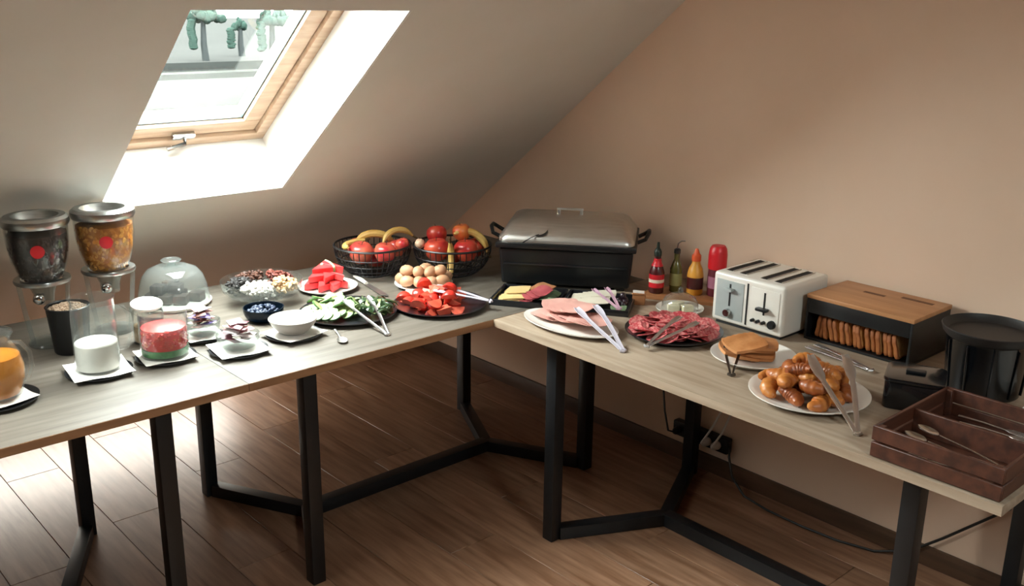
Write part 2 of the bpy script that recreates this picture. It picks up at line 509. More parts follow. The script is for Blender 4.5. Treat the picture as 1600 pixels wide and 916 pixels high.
def tongs(name, label, hinge, tip, spread, m, w=.013, head=.022, group='serving tongs', headlen=.22, bow=.5, m2=None):
    """two bowed arms from a hinge to a pair of scalloped heads"""
    h = Vector(hinge); t = Vector(tip); d = t - h; L = d.length
    rz = math.atan2(d.y, d.x); pitch = -math.asin(d.z / L)
    o = thing(name, label, 'tongs', tuple(h), group=group, rot=(0, pitch, rz))
    for s in (1, -1):
        pts = []; N = 14
        for i in range(N + 1):
            u = i / N
            yy = s * (.004 + (spread / 2) * math.sin(PI * .5 * u) ** 1.2)
            zz = .004 * math.sin(PI * u) * bow
            ww = w * (.75 + .25 * math.sin(PI * u))
            if u > 1 - headlen:
                q = (u - (1 - headlen)) / headlen
                ww = w + (head - w) * math.sin(PI * min(1, .15 + q * .78))
            pts.append((u * L, yy, zz, ww))
        m_ = MB(); vs = []; fs = []
        for i, (px, py, pz, ww) in enumerate(pts):
            q = i / N
            dip = .004 if q > 1 - headlen else .0015
            for dy, dz in ((-ww/2, .002), (0, .002 - dip), (ww/2, .002), (ww/2, 0), (0, -dip), (-ww/2, 0)):
                vs.append((px, py + dy, pz + dz + .004))
        for i in range(N):
            for j in range(6):
                a = i * 6 + j; b = i * 6 + (j + 1) % 6
                fs.append((a, b, b + 6, a + 6))
        fs.append((5, 4, 3, 2, 1, 0)); fs.append(tuple(N * 6 + j for j in range(6)))
        m_.add(vs, fs).build('arm', m, o)
    MB().tube([(-.006, -.010, .005), (-.012, 0, .005), (-.006, .010, .005)], .0045, 8).build('hinge', m2 or m, o)
    return o

def glass_bowl(x, y, z, r, h, label, m, name='glass_bowl', group=None, foot=.55, cat='bowl'):
    pr = [(r * foot, 0), (r * (foot + .12), .003)]
    for i in range(1, 8):
        q = i / 7
        pr.append((r * (foot + .12 + (1 - foot - .12) * math.sin(q * PI / 2) ** .9), .003 + (h - .003) * q ** 1.5))
    inner = [(a - .003, b + (.0 if i else .004)) for i, (a, b) in enumerate(pr)][::-1]
    prof = [(0, 0)] + pr + [(pr[-1][0] - .003, h)] + [(a, max(b, .004)) for a, b in inner[1:-1]] + [(0, .004)]
    o = MB().lathe(prof, 36).build(name, m, None, (x, y, z))
    return tag(o, label, cat, group)

def pebbles(n, area, size, seed, flatness=.7, lo=.7, nu=6, nv=4):
    """a loose heap: area(rng) -> (x, y, z) points, small lumps there"""
    rr = random.Random(seed); m = MB()
    for i in range(n):
        p = area(rr)
        s = size * rr.uniform(lo, 1.25)
        M = Matrix.Translation(p) @ Matrix.Rotation(rr.uniform(0, 6.28), 4, 'Z') @ Matrix.Rotation(rr.uniform(-.8, .8), 4, 'X')
        m.ell((0, 0, 0), s, s * rr.uniform(.6, .9), s * flatness, nu, nv, M)
    return m

# ------------------------------------------------------------------ left table, far left: juice, cereals, milk
# juice pitcher
JX, JY = 2.345, 1.000
z = saucer_napkin(JX, JY, .100, 'orange juice pitcher', .150, R(100))
t = thing('juice_pitcher', 'rounded glass pitcher of orange juice cut by the left edge of the picture', 'pitcher', (JX, JY, z), R(138))
pp = [(.045, 0), (.060, .006), (.074, .045), (.076, .080), (.066, .120), (.050, .142), (.046, .152), (.056, .170)]
MB().lathe([(0, 0)] + pp + [(.0535, .170), (.0435, .152), (.0475, .142), (.0635, .119), (.0735, .080), (.0715, .046), (.057, .009), (0, .004)], 40).build('glass_body', M_glass, t)
MB().lathe([(0, .0045), (.0560, .0095), (.0705, .046), (.0725, .080), (.0650, .112), (0, .112)], 40).build('juice', M_juice, t)
MB().tube([(.046, 0, .150), (.078, 0, .152), (.100, 0, .125), (.101, 0, .085), (.088, 0, .055), (.074, 0, .048)], .0055, 10).build('handle', M_glass, t)
MB().lathe([(0, .171), (.054, .171), (.055, .176), (.030, .186), (.012, .190), (.010, .198), (.014, .204), (0, .208)], 32).build('stopper_lid', M_glass, t)

# cereal dispensers
def dispenser(x, y, rz, label, m_c1, seed, lidm, fleck):
    t = thing('cereal_dispenser', label, 'dispenser', (x, y, T), rz, group='cereal dispensers')
    MB().lathe([(0, 0), (.058, 0), (.060, .005), (.056, .012), (.030, .016), (0, .016)], 40).build('base', M_acryl, t)
    for s in (-1, 1):
        MB().tube([(s * .048, 0, .013), (s * .060, 0, .10), (s * .070, 0, .198)], .007, 10).build('post', M_acryl, t)
    MB().lathe([(.060, .196), (.078, .196), (.080, .202), (.078, .208), (.060, .208)], 40, closed=True).build('collar', M_lid, t)
    # jar
    out = [(.052, .206), (.066, .225), (.078, .262), (.085, .310), (.087, .352), (.087, .372)]
    MB().lathe(out + [(a - .003, b) for a, b in out[::-1]], 44, closed=True).build('jar', M_glass, t)
    core = [(0, .196), (.040, .198), (.047, .208), (.060, .226), (.073, .262), (.080, .310), (.082, .345), (.060, .352), (0, .354)]
    MB().lathe(core, 40).build('cereal', m_c1, t)
    rr = random.Random(seed); m = MB()
    for k in range(420):
        zz = rr.uniform(.212, .345); a = rr.uniform(0, 2 * PI)
        rad = .052 + (.081 - .052) * min(1, (zz - .212) / .09) ** .7 - .001
        q = rr.uniform(.006, .010)
        M = Matrix.Rotation(a, 4, 'Z') @ Matrix.Translation((rad, 0, zz)) @ Matrix.Rotation(rr.uniform(-.5, .5), 4, 'Z') @ Matrix.Rotation(rr.uniform(0, 3), 4, 'X')
        m.ell((0, 0, 0), .0022, q, q * .75, 6, 4, M)
    tag(m.build('cereal_flakes', fleck, t), kind='stuff')
    # lid with sunken top
    MB().lathe([(0, .376), (.055, .376), (.060, .386), (.066, .398), (.084, .398), (.093, .390), (.094, .376), (.090, .368), (0, .368)], 48).build('lid', lidm, t)
    # valve below
    MB().lathe([(.050, .206), (.040, .185), (.030, .160), (.027, .130), (.023, .130), (.026, .160), (.036, .186), (.047, .206)], 32, closed=True).build('chute', M_acryl, t)
    MB().tube([(0, -.020, .158), (0, -.055, .158)], .007, 10).build('paddle_shaft', M_chrome, t)
    kn = MB(); kn.ell((0, -.062, .158), .017, .011, .017, 14, 8); kn.build('knob', M_chrome, t)
    # round sticker on the jar
    a = R(-78); st = MB()
    vs = []; fs = []
    for i in range(5):
        for j in range(24):
            rr_ = .0195 * i / 4
            u = rr_ * math.cos(2 * PI * j / 24) / .087; v = rr_ * math.sin(2 * PI * j / 24)
            zc = .305
            rad = .0876 if zc + v > .315 else .0872 - (.315 - zc - v) * .11
            vs.append(((rad + .0006) * math.cos(a + u), (rad + .0006) * math.sin(a + u), zc + v))
    for i in range(4):
        for j in range(24):
            k = i * 24 + j; k2 = i * 24 + (j + 1) % 24
            fs.append((k, k2, k2 + 24, k + 24))
    st.add(vs, fs).build('red_sticker', M_red, t)
    return t
M_choc = mat('chocolate_cereal', '#2B1A14', .7, col2='#1E120E', scale=40, bump=.5)
M_choc2 = mat('chocolate_flake', '#38211A', .7, col2='#2A1712', scale=20)
M_corn = mat('corn_cereal', '#B9741F', .7, col2='#A4611A', scale=40, bump=.5)
M_corn2 = mat('corn_flake', '#D99A3E', .65, col2='#C07C28', scale=20)
DRZ = R(150)
dispenser(2.094, .618, DRZ, 'steel-lidded glass cereal dispenser full of dark chocolate flakes', M_choc, 3, M_lid, M_choc2)
dispenser(1.900, .622, DRZ, 'steel-lidded glass cereal dispenser full of golden corn flakes', M_corn, 4, M_lid, M_corn2)

# dark canister of muesli
t = thing('muesli_canister', 'dark open canister heaped with pale muesli before the cereal dispensers', 'canister', (2.066, .728, T), R(138))
MB().lathe([(0, 0), (.046, 0), (.049, .004), (.060, .138), (.0625, .141), (.060, .143), (.0565, .140), (.046, .006), (0, .006)], 40).build('canister_body', M_blackp, t)
M_muesli = mat('muesli', '#B79E86', .8, col2='#8D725C', scale=60)
def in_disc(r, z0, h):
    def f(rr):
        a = rr.uniform(0, 2 * PI); q = math.sqrt(rr.random())
        return (r * q * math.cos(a), r * q * math.sin(a), z0 + h * (1 - q * q) * rr.uniform(.85, 1.05))
    return f
MB().lathe([(0, .12), (.054, .12), (.0555, .132), (.03, .141), (0, .144)], 32).build('muesli_fill', M_muesli, t)
tag(pebbles(260, in_disc(.051, .132, .014), .0060, 11, .6).build('muesli_pieces', M_muesli, t), kind='stuff')

# milk jug
MX, MY = 2.072, .962
z = saucer_napkin(MX, MY, .090, 'milk jug', .160, R(128 + 45))
t = thing('milk_jug', 'straight glass jug half full of white milk on a napkin', 'jug', (MX, MY, z), R(138))
MB().lathe([(0, 0), (.058, 0), (.061, .004), (.059, .150), (.057, .200), (.062, .208), (.0595, .208), (.0545, .200), (.0565, .150), (.058, .007), (0, .006)], 44).build('glass_body', M_glass, t)
MB().lathe([(0, .0065), (.0572, .0075), (.0568, .078), (.054, .0815), (0, .0815)], 40).build('milk', M_milk, t)
MB().tube([(.058, 0, .180), (.085, 0, .182), (.098, 0, .160), (.098, 0, .095), (.085, 0, .065), (.060, 0, .060)], .0055, 10).build('handle', M_glass, t)

# granola jar with a white disc lid
t = thing('granola_jar', 'small glass jar of oats with a tilted white disc lid', 'jar', (1.858, .792, T), R(138))
MB().lathe([(0, 0), (.044, 0), (.046, .004), (.046, .095), (.038, .110), (.0355, .110), (.0435, .094), (.0435, .006), (0, .005)], 36).build('glass_body', M_glass, t)
M_oats = mat('oats', '#C7AE92', .8, col2='#A98C6D', scale=70)
MB().lathe([(0, .006), (.0425, .007), (.0425, .055), (.03, .060), (0, .062)], 32).build('oats', M_oats, t)
MB().lathe([(0, .000), (.046, .000), (.0475, .003), (.046, .007), (0, .008)], 36).build('lid', M_porc, t, (0, .0, .116), (R(9), R(6), 0))

# jar of red and green sweets
RX, RY = 1.882, .968
z = saucer_napkin(RX, RY, .086, 'jar of red and green sweets', .150, R(128 + 45))
t = thing('sweet_jar', 'wide clear glass jar packed with red sweets over a green layer', 'jar', (RX, RY, z), R(138))
MB().lathe([(0, 0), (.066, 0), (.0685, .004), (.0685, .128), (.070, .132), (.067, .132), (.066, .127), (.066, .007), (0, .006)], 44).build('glass_body', M_glass, t)
M_sgreen = mat('green_sweets', '#4E9A53', .45, col2='#2F6E3A', scale=30)
M_sred = mat('red_sweets', '#D8232B', .4, col2='#C02A1E', scale=22)
M_sorange = mat('orange_sweets', '#DB5A30', .45)
MB().lathe([(0, .0065), (.0645, .007), (.0645, .026), (0, .026)], 40).build('green_layer', M_sgreen, t)
MB().lathe([(0, .0265), (.062, .0265), (.062, .086), (.04, .092), (0, .094)], 40).build('red_layer', M_sred, t)
def on_wall(r, z0, z1):
    def f(rr):
        a = rr.uniform(0, 2 * PI); return (r * math.cos(a), r * math.sin(a), rr.uniform(z0, z1))
    return f
tag(pebbles(130, on_wall(.0585, .034, .084), .0078, 21, .7).build('red_sweets', M_sred, t), kind='stuff')
tag(pebbles(26, on_wall(.0588, .036, .074), .0076, 22, .7).build('orange_sweets', M_sorange, t), kind='stuff')

# ------------------------------------------------------------------ cake dome
DX, DY = 1.638, .468
t = thing('cake_stand', 'low pale cake board carrying dark brownies under a dome', 'cake stand', (DX, DY, T), 0)
MB().lathe([(0, 0), (.115, 0), (.122, .006), (.124, .012), (.117, .012), (.114, .009), (0, .009)], 48).build('board', M_porc, t)
t = thing('cake_dome', 'frosted clear cake dome with a flat knob over brownies', 'dome', (DX, DY, T + .0125), 0)
DS = Matrix.Diagonal((.90, .90, .92, 1))
dp = [(.133, .000), (.131, .020), (.124, .060), (.112, .095), (.092, .120), (.060, .134), (.020, .138)]
MB().lathe(dp + [(.0, .138), (.0, .136), (.019, .136), (.059, .132), (.0905, .118), (.110, .094), (.122, .059), (.129, .020), (.131, 0)], 48, DS, closed=True).build('cover', M_dome, t)
MB().lathe([(0, .1385), (.016, .1385), (.013, .146), (.034, .152), (.038, .156), (.033, .160), (0, .160)], 32, DS).build('knob', M_acryl, t)
M_brownie = mat('brownie', '#3B2A25', .75, col2='#2A1D1A', scale=40, bump=.4)
br = Proto(tag(MB().box(-.022, .022, -.022, .022, 0, .032).build('brownie', M_brownie, bevel=.004),
               'dark square brownie under the cake dome', 'cake', 'brownies under the cake dome'))
fx = local((DX, DY, T + .0095), R(138))
for i, (a, b, zz) in enumerate([(-.066, -.018, 0), (-.016, -.034, 0), (.034, -.030, 0), (.074, .014, 0), (-.048, .036, 0), (.010, .028, 0), (-.042, -.024, .0325), (.012, -.010, .0325), (-.02, .032, .0325)]):
    br.place(fx(a, b, zz), (0, 0, R(138) + rnd(-.15, .15)))

# ------------------------------------------------------------------ divided snack tray and its contents
NX, NY = 1.395, .640
t = thing('snack_tray', 'round clear divided snack tray heaped with nuts and dried fruit', 'tray', (NX, NY, T), R(138))
rt_ = .140
MB().lathe([(0, .004), (.050, .004), (.056, .020), (.060, .030), (.120, .034), (.134, .050), (rt_, .082), (.137, .082), (.131, .053), (.118, .038), (.050, .036), (0, .036)], 48).build('dish', M_glass, t)
for k in range(5):
    a = 2 * PI * k / 5 + .3
    MB().bar((.006 * math.cos(a), .006 * math.sin(a), .058), (.132 * math.cos(a), .132 * math.sin(a), .060), .003, .040).build('divider', M_glass, t)
snack = [('#5A3524', '#43261A', 'heap of brown chocolate drops at the back of the snack tray', 'chocolate_drops', .0075),
         ('#2A2422', '#1C1816', 'heap of dark raisins in the divided snack tray', 'raisins', .0080),
         ('#D9D3CB', '#C7C0B6', 'heap of white coconut flakes in the divided snack tray', 'coconut_flakes', .0085),
         ('#CFAE86', '#B8946A', 'heap of pale peanuts in the divided snack tray', 'peanuts', .0075),
         ('#7A3A2C', '#5E281F', 'heap of red-brown dried berries in the divided snack tray', 'dried_berries', .0085)]
order = [1, 2, 3, 4, 0]      # by sector, starting at the front left
MS_ = Matrix.Translation((NX, NY, T)) @ Matrix.Rotation(R(138), 4, 'Z')
for k in range(5):
    c1, c2, lb, nm, sz = snack[order[k]]
    mm = mat('snack_' + nm, c1, .6, col2=c2, scale=60)
    ac = 2 * PI * k / 5 + .3 + PI / 5 + R(150)
    def sec(rr, ac=ac):
        q = math.sqrt(rr.uniform(.05, 1)); a = ac + rr.uniform(-.50, .50)
        rad = .022 + .095 * q
        hump = 1 - ((q - .55) / .7) ** 2
        return (rad * math.cos(a), rad * math.sin(a), 0.044 + .048 * hump * rr.random() ** .5)
    m = pebbles(150, sec, sz, 40 + k, .7)
    m.v = [tuple(MS_ @ Vector(p)) for p in m.v]
    tag(m.build(nm, mm), lb, 'snack', kind='stuff')

# dark blue glass bowl of blueberries in front of it
bx, by = 1.488, .822
glass_bowl(bx, by, T, .066, .044, 'small dark blue glass bowl in front of the snack tray', M_blueglass, 'blue_bowl')
M_berry = mat('blueberry_skin', '#26324A', .5, col2='#1A2236', scale=30)
m = pebbles(60, in_disc(.048, .030, .014), .0085, 61, .95, .9, 8, 6)
tag(m.build('blueberries', M_berry, None, (bx, by, T)), 'dark blueberries filling the small blue glass bowl', 'fruit', kind='stuff')

# ------------------------------------------------------------------ bowls with sachets, yoghurt
def sachet_bowl(x, y, r, h, what, label, cols, seed, saucer_r, nap, turn, n):
    z = saucer_napkin(x, y, saucer_r, what, nap, turn)
    glass_bowl(x, y, z, r, h, label, M_bowlglass, 'glass_bowl', 'glass bowls of sachets')
    rr = random.Random(seed)
    ps = []
    for i, (c, lb) in enumerate(cols):
        mm = mat('sachet_' + c, c, .45, scale=9)
        def fn(u, v):
            a, b = (u - .5) * 2, (v - .5) * 2
            return (a * .022, b * .015, .0034 * (1 - a * a) * (1 - b * b) + .001)
        s = MB(); s.sheet(fn, 6, 4, .0014)
        ps.append(Proto(tag(s.build('sachet', mm), lb, 'sachet', 'sachets in the ' + what)))
    for k in range(n):
        a = k * 2.4; q = math.sqrt((k + .5) / n)
        lift = h * .50 + .004 + .0062 * (n - k) * .50
        ps[k % len(ps)].place((x + (r - .030) * q * math.cos(a), y + (r - .030) * q * math.sin(a), z + lift),
                             (rr.uniform(-.25, .25), rr.uniform(-.25, .25), rr.uniform(0, 6.3)))
sachet_bowl(1.722, .872, .055, .046, 'sachet bowl beside the sweet jar',
            'small glass bowl of pastel sachets beside the sweet jar',
            [('#C48A86', 'pink sachet in the bowl beside the sweet jar'), ('#D8CFC8', 'white sachet in the bowl beside the sweet jar'), ('#7E70B4', 'violet sachet in the bowl beside the sweet jar'), ('#7E4E44', 'brown sachet in the bowl beside the sweet jar')], 71, .070, .115, R(128 + 45), 18)
sachet_bowl(1.694, 1.052, .064, .044, 'front sachet bowl',
            'glass bowl of pink sachets at the front edge of the left table',
            [('#B87E84', 'pink sachet in the front glass bowl'), ('#6E3A44', 'mauve sachet in the front glass bowl'), ('#C9BDBA', 'white sachet in the front glass bowl')], 72, .086, .150, R(128 + 45), 18)

z = saucer_napkin(1.497, 1.030, .086, 'yoghurt bowl', .150, R(100))
t = thing('yoghurt_bowl', 'grey-white bowl of plain yoghurt on a napkin', 'bowl', (1.497, 1.030, z), 0)
M_stone = mat('grey_stoneware', '#B9B2AB', .4, col2='#A9A19A', scale=9)
MB().lathe([(0, 0), (.038, 0), (.044, .004), (.066, .026), (.076, .046), (.0745, .048), (.070, .044), (.060, .028), (.036, .010), (0, .009)], 44).build('bowl_body', M_stone, t)
MB().lathe([(0, .040), (.020, .0415), (.050, .040), (.0660, .039), (.058, .030), (0, .028)], 40).build('yoghurt', M_milk, t)

def spoon(name, label, loc, rot, group, m=M_stain, L=.15, cat='spoon'):
    o = thing(name, label, cat, loc, group=group, rot=rot)
    MB().tube([(0, 0, .004), (L * .35, 0, .006), (L * .72, 0, .003)], [.0040, .0028, .0024], 8, flat=.45).build('handle', m, o)
    b = MB(); vs = []
    def fn(u, v):
        a = (u - .5) * 2; c = (v - .5) * 2
        w = .016 * math.sqrt(max(0.02, 1 - a * a))
        return (L * .86 + a * .026, c * w, .003 - .005 * (1 - a * a) * (1 - c * c))
    b.sheet(fn, 8, 6, .001).build('spoon_bowl', m, o)
    return o
spoon('teaspoon', 'steel teaspoon lying beside the yoghurt bowl', (1.375, 1.075, T + .004), (0, 0, R(70)), 'loose spoons', L=.12)

# ------------------------------------------------------------------ watermelon
WX, WY = 1.140, .650
plate('plate', 'white plate of watermelon wedges', M_porc, WX, WY, .108, .016)
M_wm = mat('watermelon_flesh', '#E2433F', .45, col2='#CF2F35', scale=30, sss=.0)
M_rind = mat('watermelon_rind', '#D8D8B4', .5, col2='#7FA05A', scale=9)
def wedge():
    o = MB()
    A = .040
    n = 8
    arc = [(.075 * math.cos(a), .075 * math.sin(a)) for a in [(-.42 + .84 * i / n) for i in range(n + 1)]]
    o.prism([(0, 0)] + arc, 0, .024)
    w = tag(o.build('watermelon_wedge', M_wm, bevel=.0012, seg=1), 'red watermelon wedge on the white plate', 'watermelon', 'watermelon wedges on the white plate')
    r = MB()
    arc2 = [(.0835 * math.cos(a), .0835 * math.sin(a)) for a in [(.42 - .84 * i / n) for i in range(n + 1)]]
    r.prism([(x * 1.006, y * 1.006) for x, y in arc] + arc2, 0, .024)
    r.build('rind', M_rind, w, bevel=.001, seg=1)
    return Proto(w)
wp = wedge()
for i, (a, b, zz, yaw, tilt) in enumerate([(-.075, -.055, 0, 60, 8), (-.020, -.080, 0, 75, 8), (.030, -.070, 0, 95, 8), (-.072, .000, 0, 30, 6), (.075, -.015, 0, 150, 6), (.045, .050, 0, 215, 6), (-.025, .058, 0, 300, 6),
                                          (-.060, -.045, .026, 50, 14), (.000, -.055, .027, 85, 12), (.060, -.020, .027, 140, 10), (-.050, -.020, .050, 40, 14), (.055, .010, .050, 160, 10)]):
    f2 = local((WX, WY, T + .0085), R(138))
    wp.place(f2(a, b, zz), (R(tilt), R(-tilt * .6), R(138 + yaw)))

# long knife by the eggs
t = thing('serving_knife', 'long knife with a pale handle lying between watermelon and eggs', 'knife', (.985, .590, T + .001), R(80))
MB().prism([(.10, -.010), (.265, -.013), (.285, .004), (.27, .010), (.10, .010)], .004, .0056).build('blade', M_stain, t)
MB().tube([(0, 0, .008), (.05, 0, .009), (.105, 0, .007)], [.008, .010, .008], 10, flat=.7).build('handle', M_porc, t)

# ------------------------------------------------------------------ cucumber platter
CX, CY = 1.245, .950
plate('platter', 'black platter of cucumber slices and dark green pepper', M_slate, CX, CY, .163, .016, cat='platter')
M_cuc = mat('cucumber_flesh', '#A5B07C', .5, col2='#8F9E66', scale=60)
M_cucr = mat('cucumber_skin', '#4F7A3E', .5, col2='#3A5F2F', scale=30)
o = MB().lathe([(0, 0), (.0205, 0), (.0205, .005), (0, .005)], 20).build('cucumber_slice', M_cuc)
tag(o, 'pale green cucumber slice on the black platter', 'cucumber', 'cucumber slices on the black platter')
MB().lathe([(.0206, 0), (.0222, .0005), (.0222, .0045), (.0206, .005)], 20, closed=True).build('rind', M_cucr, o)
cs = Proto(o)
fc = local((CX, CY, T), R(138))
rr = random.Random(5)
k = 0
for row, (yy, nrow) in enumerate([(-.100, 5), (-.066, 7), (-.030, 7), (.006, 7), (.042, 7), (.078, 6), (.110, 4)]):
    for i in range(nrow):
        x = -.135 + i * .027 + (.012 if row % 2 else 0)
        if math.hypot(x, yy) > .140 or x > .035: continue
        q = math.hypot(x, yy) / .163
        cs.place(fc(x, yy, .0165 + .008 * max(0, q - .6) + .010 * max(0, 1 - abs(x + .05) / .08)), (R(rr.uniform(14, 26)), R(rr.uniform(-22, -12)), rr.uniform(-.3, .3) + R(138)))
        k += 1
for i in range(11):
    x = -.125 + i * .0145; yy = rr.uniform(-.05, .06)
    cs.place(fc(x, yy, .034 + .006 * math.sin(i)), (R(rr.uniform(20, 50)), R(rr.uniform(-25, 20)), rr.uniform(0, 6)))
M_pep = mat('dark_green_pepper', '#2F4527', .35, col2='#20331C', scale=18, coat=.3)
M_pepin = mat('pale_pepper_flesh', '#A9B67A', .5)
def strip():
    s = MB()
    def fn(u, v):
        a = (u - .5) * 1.9; c = (v - .5)
        return (.030 * math.sin(a), c * .017, .030 * math.cos(a) - .020)
    s.sheet(fn, 8, 2, .003)
    o = tag(s.build('pepper_strip', M_pep), 'dark green pepper strip on the right of the cucumber platter', 'pepper', 'green pepper strips on the cucumber platter')
    s = MB()
    s.sheet(lambda u, v: (.0265 * math.sin((u - .5) * 1.8), (v - .5) * .014, .0265 * math.cos((u - .5) * 1.8) - .0199), 8, 2, .0012)
    s.build('flesh', M_pepin, o)
    return Proto(o)
ps = strip()
for i in range(30):
    a = rr.uniform(-1.5, 1.5); q = math.sqrt(rr.random())
    x = .085 + .062 * q * math.cos(a * 2.1); yy = .092 * q * math.sin(a * 2.1)
    if math.hypot(x, yy) > .148: continue
    ps.place(fc(x, yy, .030 + .022 * (1 - q) * rr.random()), (rr.uniform(-.6, .6) + (PI if i % 4 == 0 else 0), rr.uniform(-.5, .5), rr.uniform(0, 6.28)))
tongs('salad_tongs', 'steel tongs resting across the front of the cucumber platter', (1.268, 1.205, T + .001), (1.222, .960, T + .052), .075, M_steel, w=.011, head=.020)

# ------------------------------------------------------------------ fruit bowls
M_wire = mat('black_wire', '#101012', .4, col2='#17171A', scale=12)
def fruit_bowl(x, y, label, ro, h):
    t = thing('wire_fruit_bowl', label, 'bowl', (x, y, T), 0, group='black wire fruit bowls')
    MB().lathe([(0, 0), (.055, 0), (.058, .003), (.055, .006), (0, .006)], 32).build('base_disc', M_wire, t)
    def prof(q):   # q 0 at base, 1 at rim
        return .055 + (ro - .055) * math.sin(q * PI / 2) ** .85, .004 + (h - .004) * q ** 1.55
    for q in (.22, .42, .6, .78, 1.0):
        r_, z_ = prof(q)
        w = .0042 if q == 1.0 else .0022
        MB().lathe([(r_ + w * math.cos(2 * PI * i / 6), z_ + w * math.sin(2 * PI * i / 6)) for i in range(6)], 44, closed=True).build('ring', M_wire, t)
    for k in range(40):
        a = 2 * PI * k / 40
        pts = []
        for i in range(8):
            r_, z_ = prof(i / 7); pts.append((r_ * math.cos(a), r_ * math.sin(a), z_))
        MB().tube(pts, .0019, 5).build('rib', M_wire, t)
    return t
fruit_bowl(.897, .584, 'black wire fruit bowl nearest the watermelon', .146, .120)
fruit_bowl(.662, .777, 'black wire fruit bowl nearest the chafing dish', .149, .120)

def apple_proto(nm, c1, c2, label, group, cat='apple'):
    o = MB().lathe([(0, -.030), (.012, -.035), (.026, -.031), (.038, -.014), (.042, .004), (.039, .020), (.028, .032), (.014, .035), (.005, .031), (0, .026)], 28).build(nm, mat(nm + c1, c1, .28, col2=c2, scale=14, lo=.4, hi=.62, coat=.2))
    tag(o, label, cat, group)
    MB().tube([(0, 0, .026), (.002, 0, .036), (.006, 0, .045)], .0013, 6).build('stem', mat('stem_brown', '#4A3320', .7), o)
    return Proto(o)
def banana_proto(label, group):
    pts = []; rs = []
    for i in range(15):
        u = i / 14; a = -1.05 + 2.1 * u
        pts.append((.095 * math.sin(a), 0, .095 * (1 - math.cos(a))))
        rs.append(.0165 * min(1, .35 + 3.2 * u, .35 + 2.6 * (1 - u)))
    o = MB().tube(pts, rs, 9).build('banana', mat('banana_skin', '#D8B46A', .5, col2='#C79A4A', scale=16))
    tag(o, label, 'banana', group)
    a = 1.05
    MB().tube([(.095 * math.sin(a) * .995, 0, .095 * (1 - math.cos(a)) * .99), (.104, 0, .064)], [.0058, .0045], 8).build('stalk', mat('banana_tip', '#5A4526', .7), o)
    return Proto(o)
g1, g2 = 'fruit in the bowl nearest the watermelon', 'fruit in the bowl nearest the chafing dish'
f1 = local((.893, .588, T), R(138)); f2 = local((.665, .775, T), R(138))
L1 = ['large red apple at the front of the fruit bowl nearest the watermelon', 'red apple right of the largest in the fruit bowl nearest the watermelon',
      'red apple low in the middle of the fruit bowl nearest the watermelon', 'red apple at the back left of the fruit bowl nearest the watermelon',
      'red apple at the back right of the fruit bowl nearest the watermelon', 'small red apple at the right rim of the fruit bowl nearest the watermelon']
a1 = apple_proto('apple', '#B4222C', '#D06A50', 'shiny red apple in the fruit bowl nearest the watermelon', g1)
for x, y, z_, s, tl in [(-.042, -.052, .098, 1.1, .2), (.048, -.048, .098, 1.0, -.2), (.000, .030, .058, .95, 0), (-.072, .036, .095, .92, .3), (.078, .040, .095, .92, .2), (.112, -.030, .128, .62, .3)]:
    a1.place(f1(x, y, z_), (tl, .3 * tl, random.uniform(0, 6)), s, L1.pop(0))
b1 = banana_proto('curved banana in the fruit bowl nearest the watermelon', g1)
b1.place(f1(-.096, -.020, .122), (R(80), 0, R(138 + 70)), .8, 'curved banana at the left rim of the fruit bowl nearest the watermelon')
b1.place(f1(.000, .048, .150), (R(190), R(4), R(138 + 10)), .9, 'banana across the back of the fruit bowl nearest the watermelon')
b1.place(f1(.080, .045, .165), (R(165), R(-6), R(138 + 30)), .75, 'banana end at the right rim of the fruit bowl nearest the watermelon')
L2 = ['large red apple left of the upright banana in the right fruit bowl', 'large red apple right of the upright banana in the right fruit bowl',
      'topmost red apple at the back left of the right fruit bowl', 'red apple hidden low in the middle of the right fruit bowl', 'red apple at the back right of the right fruit bowl']
a2 = apple_proto('apple', '#A81E22', '#C65238', 'red apple in the fruit bowl nearest the chafing dish', g2)
for x, y, z_, s, tl in [(-.052, -.050, .110, 1.15, .1), (.058, -.050, .108, 1.1, -.1), (-.058, .030, .150, .95, .3), (.005, .040, .070, .9, 0), (.090, .040, .098, .9, .2)]:
    a2.place(f2(x, y, z_), (tl, .3 * tl, random.uniform(0, 6)), s, L2.pop(0))
n2 = apple_proto('nectarine', '#D47A3C', '#C04A2C', 'orange nectarine among the apples in the right fruit bowl', g2, 'nectarine')
n2.place(f2(.038, .010, .165), (.2, 0, 1), .85)
b2 = banana_proto('banana upright among apples in the right fruit bowl', g2)
b2.place(f2(.003, -.082, .075), (0, R(-78), R(138 + 86)), .85)
b2.place(f2(.090, .010, .160), (R(150), R(30), R(138 + 10)), .9, 'banana arching over the right rim of the right fruit bowl')
ky = MB().ell((0, 0, 0), .020, .020, .019, 16, 10).build('lychee', mat('pale_fruit_skin', '#D9B79A', .5, col2='#C99E80', scale=20))
tag(ky, 'small pale round fruit at the rim of the right fruit bowl', 'fruit')
MB().tube([(0, 0, .018), (.001, 0, .024)], .0015, 6).build('stem', MATS['stem_brown'], ky)
ky.location = f2(-.118, -.030, .128)

